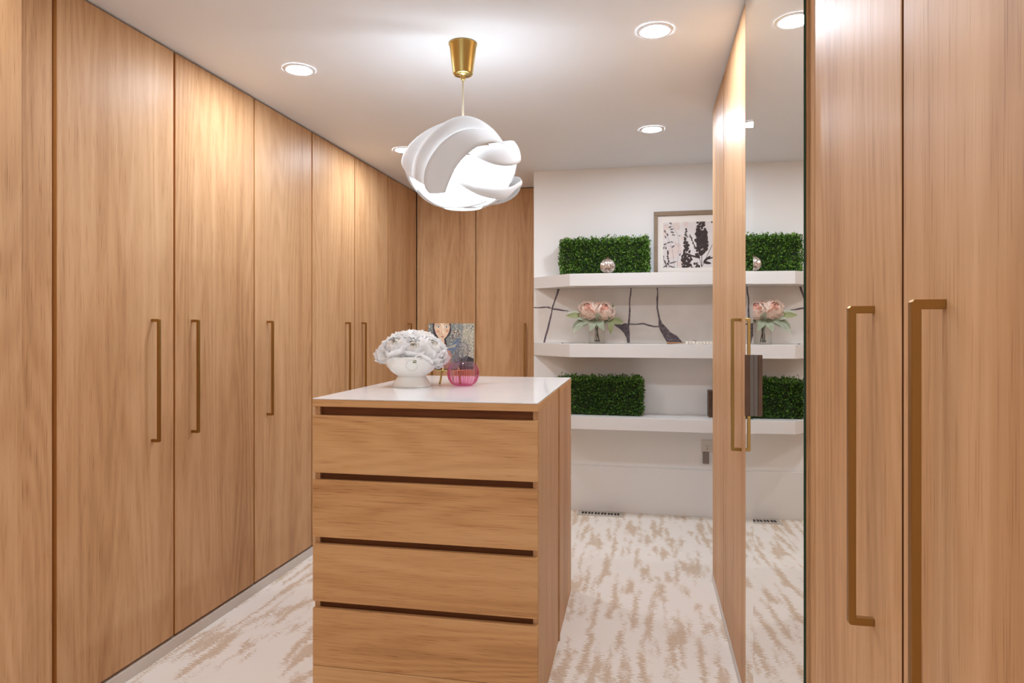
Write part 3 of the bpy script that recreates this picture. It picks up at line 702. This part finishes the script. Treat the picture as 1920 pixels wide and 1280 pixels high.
def spike(x0, z0, x1, z1, w0, w1, n, rr):
    global dk
    keep = dk; dk = Art(clipp); dk.y = keep.y+7; n = max(6, int(n*.62))
    for i in range(n):
        f = i/(n-1); wd = w0+(w1-w0)*f
        cx = x0+(x1-x0)*f+R2.uniform(-wd, wd); cz = z0+(z1-z0)*f+R2.uniform(-10, 10)
        x, z = pp(cx, cz); dk.add(blob(x, z, rr*sx_*R2.uniform(.7, 1.3), 7, R2, jit=.4), .0034, .0050, 0)
    pline(dk, [(x0, z0), (x1, z1)], .003, y=.0036)
    mesh('bloom_spike', dk.bm, 'ink', t); keep.y = dk.y; dk = keep
spike(700, 420, 705, 640, 14, 30, 30, 13); spike(705, 640, 715, 860, 40, 75, 60, 20); spike(710, 860, 725, 1060, 80, 85, 90, 22)
spike(955, 270, 965, 460, 55, 75, 70, 20); spike(965, 460, 975, 780, 90, 95, 190, 24); spike(970, 780, 975, 850, 80, 20, 30, 20)
spike(1140, 262, 1150, 330, 10, 10, 8, 10); spike(1300, 300, 1290, 800, 50, 90, 120, 22)
spike(770, 520, 860, 740, 10, 12, 26, 10); spike(305, 880, 370, 1040, 8, 14, 20, 10); spike(390, 770, 400, 1020, 8, 14, 26, 12); spike(860, 980, 900, 1060, 30, 40, 24, 16)
pline(dk, [(855, 720), (930, 900), (970, 1060)], .003); pline(dk, [(970, 850), (970, 1065)], .004); pline(dk, [(1150, 690), (1060, 870), (980, 1040)], .003)
for cx, cz, L, wd, a in ((850, 880, 180, 30, -.35), (900, 870, 120, 60, -.9), (1060, 920, 160, 40, .7), (1060, 985, 140, 50, -.2), (1120, 910, 120, 26, .3), (340, 1030, 120, 14, .6)):
    pleaf(dk, cx, cz, L, wd, a, y=.0036)
mesh('dark_leaves', dk.bm, 'ink', t)

# ------------------------------------------------------------------ flowers
def petal(bm, az, el, L, wd, cup, base, ruf, R_, mi=0, n=6, m=5, origin=Vector((0, 0, 0))):
    """petal starting near origin, opening to azimuth az; el = how far it leans outward (0 up, 1 flat)"""
    g = []
    ph = R_.uniform(0, 6)
    for i in range(m+1):
        v = i/m; line = []
        lean = el*(.35+.65*v) + cup*v*v
        r = base + L*v*math.sin(min(1.9, lean)*PI/2*.9); z = L*v*math.cos(lean*PI/2*.9)
        hw = wd*math.sin(PI*(.12+.76*v))**.7
        for j in range(n+1):
            u = j/n*2-1
            da = u*hw/max(.012, r+.012); da = max(-1.5, min(1.5, da))
            rr = r + .10*L*(1-u*u)*v
            ru = ruf*v*v*math.sin(ph+u*9)+ruf*.6*v*v*math.sin(ph*2+u*17)
            edge = -.12*L*u*u*v
            line.append(bm.verts.new(origin+Vector(((rr+ru)*math.cos(az+da), (rr+ru)*math.sin(az+da), z+edge+ru*.5))))
        g.append(line)
    for a, b in zip(g, g[1:]):
        for j in range(n):
            f = bm.faces.new((a[j], a[j+1], b[j+1], b[j])); f.smooth = True; f.material_index = mi
def peony(parent, loc, rot, R, seed, mats, name='bloom', ruf=.06, core=2, op=1.0):
    """ball of overlapping ruffled petals: each petal is a patch of a shell, inner shells close over the top"""
    R_ = random.Random(seed); bm = bmesh.new()
    #      n, shell radius, top polar angle, half width
    lay = [(4, .66, 2, 1.1), (5, .73, 9, .95), (6, .80, 20, .82), (7, .87, 34, .74), (8, .94, 48, .68), (8, 1.0, 66, .64)]
    for k, (n, sr, tp, hw) in enumerate(lay):
        for i in range(n):
            az = 2*PI*(i+.5*(k % 2))/n+R_.uniform(-.25, .25); r0 = R*sr*R_.uniform(.93, 1.07); top = math.radians(tp*op+R_.uniform(-7, 7)); ph = R_.uniform(0, 6); fl = R_.uniform(.10, .30)
            bot = math.radians(150); g = []
            for a in range(7):
                v = a/6; th = bot+(top-bot)*v; line = []
                wv = hw*math.sin(PI*(.16+.66*v))**.6
                for b in range(9):
                    u = b/4-1
                    thh = th + .20*u*u*v                      # rounded petal tip
                    flare = 1-.05*v+fl*v**4
                    rr = r0*flare*(1+.05*u*u) + R*ruf*v**3*(math.sin(ph+u*6)+.8*math.sin(ph*1.7+u*13)) + R*R_.uniform(-.004, .004)
                    aa = az+u*wv/max(.45, math.sin(thh))
                    line.append(bm.verts.new((rr*math.sin(thh)*math.cos(aa), rr*math.sin(thh)*math.sin(aa), rr*math.cos(thh)*.86)))
                g.append(line)
            for a_, b_ in zip(g, g[1:]):
                for q in range(8):
                    f = bm.faces.new((a_[q], a_[q+1], b_[q+1], b_[q])); f.smooth = True; f.material_index = 1 if k < core else 0
    return mesh(name, bm, mats, parent, loc, rot, recalc=False)

# white footed bowl
BX, BY = -.980, 2.651
t = thing('footed_bowl', 'white porcelain footed bowl with a round medallion, on the island top', 'bowl', (BX, BY, ZI))
bm = bmesh.new()
prof = [(.079, .0), (.081, .003), (.080, .008), (.076, .014), (.070, .026), (.063, .038), (.0585, .045), (.062, .049), (.075, .056), (.092, .070), (.106, .088), (.114, .106), (.118, .122), (.1195, .128), (.1165, .1285), (.110, .106), (.096, .080), (.070, .060), (.03, .053), (.001, .052)]
r = lathe(bm, [(a, z*1.0) for a, z in prof], 64); cap(bm, r[0], True); mesh('vessel', bm, 'porcelain', t)
bm = bmesh.new(); pts = []
ca = math.atan2(-BY, -BX)           # towards the aisle and camera
for i in range(33):
    a = 2*PI*i/32; u = math.cos(a)*.024; v = .092+math.sin(a)*.022
    rr = .1085 + (v-.092)*.55
    aa = ca + u/.11
    pts.append((rr*math.cos(aa), rr*math.sin(aa), v))
tube(bm, pts, .0016, 6); mesh('medallion', bm, 'porcelain', t)

t = thing('white_bouquet', 'ruffled white peony bouquet filling the footed bowl', 'flowers', (BX, BY, ZI+.127)); t.scale = (.94, .94, .94)
wl = [(-.050, -.050, .034, .75, -.25, .070), (.020, -.062, .030, .85, .15, .060), (.080, -.040, .030, .5, .6, .068), (-.105, -.010, .020, .2, -.8, .058), (-.030, .005, .060, .25, -.2, .068), (.045, .015, .056, .15, .3, .070),
      (.108, .018, .012, .0, .9, .058), (-.075, .055, .030, -.4, -.5, .060), (.0, .075, .038, -.6, 0, .060), (.075, .070, .022, -.5, .5, .056), (-.128, .02, .000, 0, -1.3, .034), (.122, -.048, -.018, .9, 1.0, .030)]
c_, s_ = math.cos(TH), math.sin(TH)
for i, (x, y, z, rx, ry, R) in enumerate(wl):
    peony(t, (x*c_-y*s_, x*s_+y*c_, z), (rx, ry, TH), R, 40+i, ['petal_w', 'petal_wc'], ruf=.05)
R_ = random.Random(3)
def wing(az, L, wd, z, el=.35):
    bm = bmesh.new(); g = []; ph = R_.uniform(0, 6)
    for a in range(7):
        v = a/6; hw = wd*math.sin(PI*min(1, .10+.88*v))**.6; line = []
        for b in range(7):
            u = b/3-1; r = .085+L*v; zz = z+L*el*v-L*.9*v*v*.5-.006*u*u+.003*v*math.sin(ph+u*8)
            line.append(bm.verts.new((r*math.cos(az)-u*hw*math.sin(az), r*math.sin(az)+u*hw*math.cos(az), zz)))
        g.append(line)
    for a_, b_ in zip(g, g[1:]):
        for q in range(6): bm.faces.new((a_[q], a_[q+1], b_[q+1], b_[q])).smooth = True
    return mesh('petal', bm, 'petal_w', t, recalc=False)
for az, L, wd in ((.5, .06, .03), (1.2, .05, .03), (2.6, .06, .03), (3.35, .075, .026), (3.75, .055, .028), (4.25, .042, .03), (4.9, .040, .03), (5.5, .05, .03), (6.0, .06, .028), (6.45, .055, .03)): wing(az, L, wd, .0)
bm = bmesh.new(); petal(bm, ca+.10, 1.3, .026, .011, .15, .104, .001, R_, origin=Vector((0, 0, -.010)))
mesh('green_leaf', bm, 'stem', t, recalc=False)['label'] = 'small green leaf tip'

# ------------------------------------------------------------------ portrait on a brass easel
EX, EY = -.852, 2.80
er = -.17; ez = TH-.02
t = thing('table_easel', 'small brass table easel holding the portrait, behind the white bowl', 'easel', (EX, EY, ZI), ez)
for sx in (-1, 1):
    bm = bmesh.new(); x = .036*sx
    tube(bm, [(x*1.25, -.040, .004), (x*1.2, -.032, .012), (x*1.1, -.026, .040), (x, -.022, .060), (x, -.016, .075)], [.0055, .0050, .0045, .006, .004], 8, flat_=.8)
    mesh('front_leg', bm, 'gold', t)
boxes('ledge', [(-.06, .06, -.030, .006, .0585, .0635)], 'gold', t)
for sx in (-1, 1):
    bm = bmesh.new(); tube(bm, [(.036*sx, -.004, .066), (.022*sx, .034, .17), (.004*sx, .046, .215)], .0025, 6); mesh('back_bar', bm, 'gold', t)
bm = bmesh.new(); tube(bm, [(0, .048, .21), (0, .10, .004)], .003, 6); mesh('back_leg', bm, 'gold', t)
CW = .205
por = thing('portrait_canvas', 'square painted canvas of a dark-haired woman, propped on the brass easel', 'painting',
            (EX+.0*c_, EY-.006, ZI+.0645), rot=(-.20, 0, ez))
boxes('canvas', [(-CW/2, CW/2, -.012, .004, 0, CW)], simple('canvas_edge', srgb(120, 124, 124), .8, var=.3, vscale=40), por, bev=.001)
pal = {'bg': srgb(134, 136, 130), 'bgl': srgb(176, 170, 148), 'dot': srgb(226, 216, 196), 'red': srgb(126, 76, 66), 'blue': srgb(108, 124, 150), 'hair': srgb(66, 56, 58), 'skin': srgb(230, 196, 162),
       'skinl': srgb(240, 216, 186), 'cheek': srgb(222, 166, 136), 'white': srgb(236, 230, 218), 'eye': srgb(104, 110, 108), 'line': srgb(74, 64, 62), 'lip': srgb(196, 128, 110), 'pinkd': srgb(198, 146, 128), 'dk': srgb(58, 54, 54)}
pn = list(pal); pm = [simple('paint_'+k, pal[k], .7, var=.12, vscale=60) for k in pn]
# crop px: canvas 912..1485 x 205..~760
def cp(cx, cz): return ((cx-1198)/573*CW, CW-(cz-205)/560*CW)
def cclip(pts): return [(min(max(x, -CW/2+.0003), CW/2-.0003), min(max(z, .0003), CW-.0003)) for x, z in pts]
ar = Art(cclip)
def A_(pts, k, lay): ar.add([cp(*p) for p in pts], -.0122-.00012*lay, -.0119, pn.index(k))
def Ab(cx, cz, rx, rz, k, lay, n=14, jit=0, ang=0): A_([(cx+x, cz+z) for x, z in [(math.cos(2*PI*i/n)*rx*math.cos(ang)-math.sin(2*PI*i/n)*rz*math.sin(ang), math.cos(2*PI*i/n)*rx*math.sin(ang)+math.sin(2*PI*i/n)*rz*math.cos(ang)) for i in range(n)]], k, lay)
A_([(912, 205), (1485, 205), (1485, 765), (912, 765)], 'bg', 0)
A_([(1350, 205), (1485, 205), (1485, 765), (1400, 765), (1330, 480)], 'bgl', 1)
R3 = random.Random(9)
for _ in range(420):
    x, z = R3.uniform(1190, 1480), R3.uniform(212, 640); Ab(x, z, R3.uniform(3, 7), R3.uniform(3, 7), R3.choice(['dot', 'dot', 'bgl', 'blue', 'dk']), 2, 6)
for _ in range(46):
    x, z = R3.uniform(1190, 1310), R3.uniform(290, 400); Ab(x, z, 7, 6, R3.choice(['red', 'dot', 'red']), 3, 6)
for _ in range(50):
    x, z = R3.uniform(920, 960), R3.uniform(210, 420); Ab(x, z, 4, 8, R3.choice(['dot', 'dk', 'dk']), 2, 6)
A_([(962, 205), (1190, 205), (1198, 290), (1180, 350), (1135, 400), (1150, 470), (1120, 520), (1050, 520), (1010, 400), (975, 330)], 'hair', 4)
A_([(1060, 380), (1110, 380), (1120, 460), (1160, 520), (1180, 560), (1040, 560), (1060, 470)], 'skin', 5)
A_([(990, 205), (1168, 205), (1182, 250), (1172, 310), (1145, 365), (1110, 400), (1085, 405), (1045, 385), (1010, 330), (986, 260)], 'skin', 6)
A_([(1062, 205), (1110, 205), (1118, 260), (1112, 340), (1085, 345), (1070, 300)], 'skinl', 7)
Ab(1032, 305, 24, 20, 'cheek', 7); Ab(1150, 300, 18, 22, 'cheek', 7)
for ex in (1036, 1136):
    Ab(ex, 248, 27, 13, 'line', 8); Ab(ex, 249, 24, 10.5, 'white', 9); Ab(ex+2, 248, 10, 10, 'eye', 10); Ab(ex+2, 248, 4, 4, 'dk', 11)
    for k in range(8):
        a, b = math.radians(200+k*17.5), math.radians(200+(k+1)*17.5)
        A_([(ex+32*math.cos(a), 242+24*math.sin(a)), (ex+32*math.cos(b), 242+24*math.sin(b)), (ex+37*math.cos(b), 242+29*math.sin(b)), (ex+37*math.cos(a), 242+29*math.sin(a))], 'line', 8)
A_([(1078, 240), (1083, 240), (1088, 325), (1080, 335), (1078, 322)], 'cheek', 8); A_([(1075, 333), (1105, 333), (1100, 342), (1080, 342)], 'cheek', 9)
A_([(1068, 368), (1082, 360), (1090, 364), (1098, 360), (1112, 368), (1092, 382)], 'lip', 9)
for (x, z, L, wd, a, k) in ((1245, 450, 180, 34, -.75, 'blue'), (1215, 490, 150, 26, -.45, 'bgl'), (1260, 500, 170, 24, -1.0, 'blue'), (1200, 520, 120, 26, -.2, 'blue')):
    Ab(x, z, L/2, wd/2, k, 5, 14, ang=a)
A_([(1120, 520), (1180, 540), (1215, 600), (1190, 765), (1060, 765), (1060, 560)], 'pinkd', 5)
A_([(1400, 600), (1485, 640), (1485, 765), (1300, 765), (1330, 640)], 'dk', 4)
mesh('painted_face', ar.bm, pm, por)

# ------------------------------------------------------------------ pink glass pumpkin
t = thing('glass_pumpkin', 'pink ribbed glass pumpkin with a clear curled stem, on the island top', 'ornament', (-.773, 2.719, ZI), TH)
bm = bmesh.new(); prof = []
ro = .0695
po = [(.001, .004), (.020, .001), (.036, .002), (.050, .009), (.0620, .024), (.0690, .044), (.0695, .058), (.0650, .078), (.0540, .094), (.038, .103), (.020, .1035), (.010, .099)]
pi_ = [(.007, .0965), (.020, .1005), (.037, .100), (.052, .091), (.0622, .076), (.0665, .058), (.066, .044), (.059, .026), (.048, .012), (.034, .0055), (.018, .0045), (.001, .0075)]
pr_ = crom(po, 4)
lathe(bm, [(max(.001, a), z, min(1, a/.05)) for a, z in pr_], 120, rib=.15, ribn=20)
mesh('body', bm, 'pink', t)
k_ = .000347*1.0
sp = [(1330, 655), (1345, 610), (1362, 560), (1372, 510), (1365, 465), (1335, 435), (1295, 445), (1268, 485), (1258, 535), (1268, 590), (1300, 640)]
sp = crom([((x-1335)*k_, 0, (948-y)*k_) for x, y in sp], 6)
bm = bmesh.new(); n = len(sp); tube(bm, sp, [.014 if i < n*.3 else .014-.006*(i/n) for i in range(n)], 7, twist=.35); mesh('stem', bm, 'glass_c', t)
cp_ = []
for i in range(40):
    a = i/39*2.6*2*PI; r = .005+.0115*(i/39)
    cp_.append(((1262-1335)*k_+r*math.cos(a), -.018+.0003*i, (948-620)*k_+r*math.sin(a)))
bm = bmesh.new(); tube(bm, cp_, .0027, 8); mesh('tendril', bm, 'glass_c', t)

# ------------------------------------------------------------------ peach bouquet in a glass vase
VX, VY, VZ = -.3405, 4.54, 1.197
t = thing('glass_vase', 'clear glass cylinder vase holding the peach bouquet on the middle shelf', 'vase', (VX, VY, VZ))
bm = bmesh.new(); r = lathe(bm, [(.001, .0), (.052, .0), (.0545, .002), (.0545, .155), (.0535, .156)], 48); mesh('vessel', bm, 'glass', t)
bm = bmesh.new()
for x, wd, h in ((-.004, .0035, .012), (.004, .002, .012), (.009, .0035, .012), (.017, .0035, .009), (.024, .003, .013), (.012, .004, .006)):
    a0 = -PI/2+x/.0548
    box(bm, .055*math.sin(x/.0548)-wd/2, .055*math.sin(x/.0548)+wd/2, -.0556, -.0550, .022-h/2, .022+h/2)
mesh('etched_mark', bm, 'emblem', t)
b = thing('peach_bouquet', 'bouquet of peach peonies with grey-green leaves in the glass vase', 'flowers', (VX, VY, VZ+.012))
R_ = random.Random(4)
for i, (x0, y0, x1, y1) in enumerate(((-.012, 0, -.006, -.004), (.016, .004, -.002, .006), (.020, -.012, .004, -.006), (-.004, .016, .006, .002), (.002, -.016, .0, .0))):
    bm = bmesh.new(); tube(bm, [(x0, y0, .001), (x1, y1, .08), (x1*1.5, y1, .15), (x1*3-.005, y1, .20)], .0026, 6); mesh('stem', bm, 'stem_d', b)
peony(b, (-.046, -.035, .215), (.85, -.2, 0), .066, 71, ['petal_p', 'petal_pc'], ruf=.05, op=1.25)
peony(b, (.050, -.035, .208), (.80, .25, 0), .064, 72, ['petal_p', 'petal_pc'], ruf=.05, op=1.25)
peony(b, (.0, .03, .225), (-.2, 0, 0), .055, 73, ['petal_pc', 'petal_p'], ruf=.05)
for x, z, ang in ((-.070, .236, .5), (-.010, .226, -.4), (.076, .206, -.9), (.044, .238, 0)):
    bm = bmesh.new(); petal(bm, -PI/2+ang, .6, .045, .020, -.2, .03, .003, R_)
    mesh('petal', bm, 'petal_pc', b, (x, -.055, z-.02), (.3, 0, 0), recalc=False)['label'] = 'deep blush inner petal'
# leaves: crop px on the 1707-wide view (x 225..1390, y 310..910) -> metres; vase axis at x=842, shelf at y=1115
def lf(x0, y0, x1, y1, wd, mat, dep, curl=.15):
    k2 = .000344
    A = Vector(((x0-842)*k2, -.035, (1100-y0)*k2-.012)); B = Vector(((x1-842)*k2, dep, (1100-y1)*k2-.012)); W2 = wd*k2/2
    L = (B-A).length; t_ = (B-A).normalized(); sd = t_.cross(Vector((0, -1, .25))).normalized(); up = sd.cross(t_)
    if up.y > 0: up = -up
    bm = bmesh.new(); g = []
    for i in range(9):
        v = i/8; hw = W2*math.sin(PI*min(1, .04+.96*v**.85))**.75 if 0 < v < 1 else .0008
        if v == 0: hw = .0012
        c = A.lerp(B, v)+up*(curl*L*math.sin(PI*v)) ; wv = .0015*math.sin(v*21)
        g.append([bm.verts.new(c-sd*hw+up*(.10*hw+wv)), bm.verts.new(c-sd*hw*.5+up*(-.02*hw)), bm.verts.new(c-up*.18*hw), bm.verts.new(c+sd*hw*.5+up*(-.02*hw)), bm.verts.new(c+sd*hw+up*(.10*hw-wv))])
    for a_, b_ in zip(g, g[1:]):
        for j in range(4): bm.faces.new((a_[j], a_[j+1], b_[j+1], b_[j])).smooth = True
    return mesh('leaf', bm, mat, b, recalc=False)
for q in ((600, 560, 230, 545, 120, 'olive', -.03), (560, 520, 270, 480, 90, 'sage', -.01), (660, 500, 530, 320, 95, 'olive', -.02), (600, 620, 370, 800, 130, 'sage', -.05), (620, 640, 350, 900, 80, 'sage', -.06), (700, 640, 430, 850, 110, 'sage', -.07),
          (700, 610, 470, 600, 100, 'sage', -.07), (820, 620, 730, 860, 150, 'sage', -.10), (860, 600, 1010, 840, 150, 'sage', -.10), (900, 640, 880, 480, 130, 'sage', -.11), (880, 660, 860, 780, 70, 'olive', -.09), (1130, 620, 1130, 910, 110, 'olive', -.06), (1060, 640, 1100, 560, 110, 'sage', -.08),
          (1120, 640, 1370, 680, 140, 'olive', -.03), (1010, 640, 1090, 700, 100, 'sage', -.06), (1020, 420, 1185, 345, 90, 'olive', .01), (1000, 430, 1170, 390, 70, 'sage', -.01), (560, 560, 480, 440, 60, 'sage', 0), (760, 600, 560, 740, 100, 'sage', -.09), (780, 560, 1150, 500, 60, 'olive', .03)):
    lf(*q)
tag(mesh('leaf_scrap', (lambda bm: (prism(bm, [(-.008, -.003), (.006, -.005), (.009, .002), (-.004, .004)], 0, .004), bm)[1])(bmesh.new()), 'emblem', None, (-.585, 4.60, 1.197)), 'tiny dark dried leaf scrap at the left end of the middle shelf', 'leaf')

# ------------------------------------------------------------------ bead garland with tassel
t = thing('bead_garland', 'white wooden bead garland with a jute tassel lying on the middle shelf', 'garland', (.25, 4.50, 1.197))
bm0 = bmesh.new(); box(bm0, -.0098, .0098, -.0098, .0098, 0, .0196, bev=.0045); first = mesh('bead', bm0, 'bead', t, (.008, 0, 0)); BM = first.data
for k in range(1, 16):
    o = bpy.data.objects.new('bead', BM); COL.objects.link(o); o.parent = t; o.location = (.008+.0218*k, .004*math.sin(k*1.3), 0); o.rotation_euler = (0, 0, .2*math.sin(k*2.1))
bm = bmesh.new(); tube(bm, [(-.006, 0, .010), (.345, 0, .010)], .0012, 6); mesh('string', bm, 'jute', t)
bm = bmesh.new(); R_ = random.Random(8)
for k in range(16):
    y = R_.uniform(-.008, .008); z = R_.uniform(.003, .013)
    tube(bm, [(-.012, y*.2, .012), (-.05, y*.6, .010+(z-.008)*.5), (-.09, y, z*.9), (-.118, y*1.1, z*.7+.001)], .0022, 5)
mesh('tassel', bm, 'jute', t)
bm = bmesh.new(); r = lathe(bm, [(.006, -.007), (.0075, 0), (.006, .007)], 12); cap(bm, r[0], True); cap(bm, r[-1]); mesh('tassel_collar', bm, 'jute', t, (-.116, 0, .009), (0, PI/2, 0))
bm = bmesh.new(); tube(bm, [(.046, .012, .028), (.066, .012, .021), (.074, .012, .018)], .0018, 6); mesh('cord_end', bm, 'bronze', t)

# carved box on the lowest shelf
t = thing('carved_box', 'dark carved wooden box partly hidden behind the right wardrobe, on the lowest shelf', 'box', (.403, 4.575, .707))
boxes('case', [(0, .16, 0, .12, 0, .175)], 'carved', t, bev=.003)
boxes('edge_band', [(-.002, .162, -.003, .0, .0, .008), (-.002, .162, -.003, 0, .167, .175), (-.002, .006, -.003, 0, .008, .167)], 'bronze', t, bev=.0005)
bm = bmesh.new()
for z in (.03, .06, .09, .12, .15): tube(bm, [(.016+.006*math.cos(a), -.002, z+.011*math.sin(a)) for a in [i*PI/5 for i in range(11)]], .0014, 5)
mesh('carving', bm, 'bronze', t)

# outlet with cover and plug
t = thing('wall_outlet', 'wall outlet plate with a grey plug below the lowest shelf', 'outlet', (.366, YW, .449))
boxes('cover_plate', [(0, .12, -.006, 0, 0, .083)], 'plate', t, bev=.0015)
for x in (.024, .072):
    boxes('socket', [(x, x+.032, -.0085, -.006, .016, .05)], 'plate', t, bev=.001)
    boxes('socket_slot', [(x+.008, x+.0105, -.0092, -.0083, .034, .044), (x+.021, x+.0235, -.0092, -.0083, .034, .044), (x+.0135, x+.0185, -.0092, -.0083, .020, .027)], 'emblem', t, bev=0)
t = thing('wall_adapter', 'grey rectangular adapter on the wall just under the outlet plate', 'adapter', (.374, YW, .370))
bm = bmesh.new(); prism(bm, [(0, 0), (.043, .0), (.041, -.018), (.003, -.018)], 0, .079, bev=.002); mesh('case', bm, 'grey', t)
boxes('prong_plate', [(.006, .038, -.004, 0, .079, .084)], 'grey', t, bev=0)

# floor register
t = thing('floor_register', 'brushed metal floor register with black slots by the shelf wall base', 'floor vent', (-.322, 4.645, 0), 0)
fw, fd = .158, .055
boxes('rim_side', [(-fw, fw, -fd, -fd+.024, .0005, .006)], 'steel', t); boxes('rim_side', [(-fw, fw, fd-.024, fd, .0005, .006)], 'steel', t)
boxes('rim_end', [(-fw, -fw+.028, -fd+.024, fd-.024, .0005, .006)], 'steel', t); boxes('rim_end', [(fw-.028, fw, -fd+.024, fd-.024, .0005, .006)], 'steel', t)
boxes('dark_well', [(-fw+.028, fw-.028, -fd+.024, fd-.024, .0002, .0012)], 'black', t, bev=0)
for k in range(11):
    x = -fw+.028+(2*fw-.056)*(k+.75)/11.5; wd = .0055 if k % 2 else .003
    boxes('slat', [(x-wd, x+wd, -fd+.024, fd-.024, .0012, .0030)], 'steel', t, bev=0)
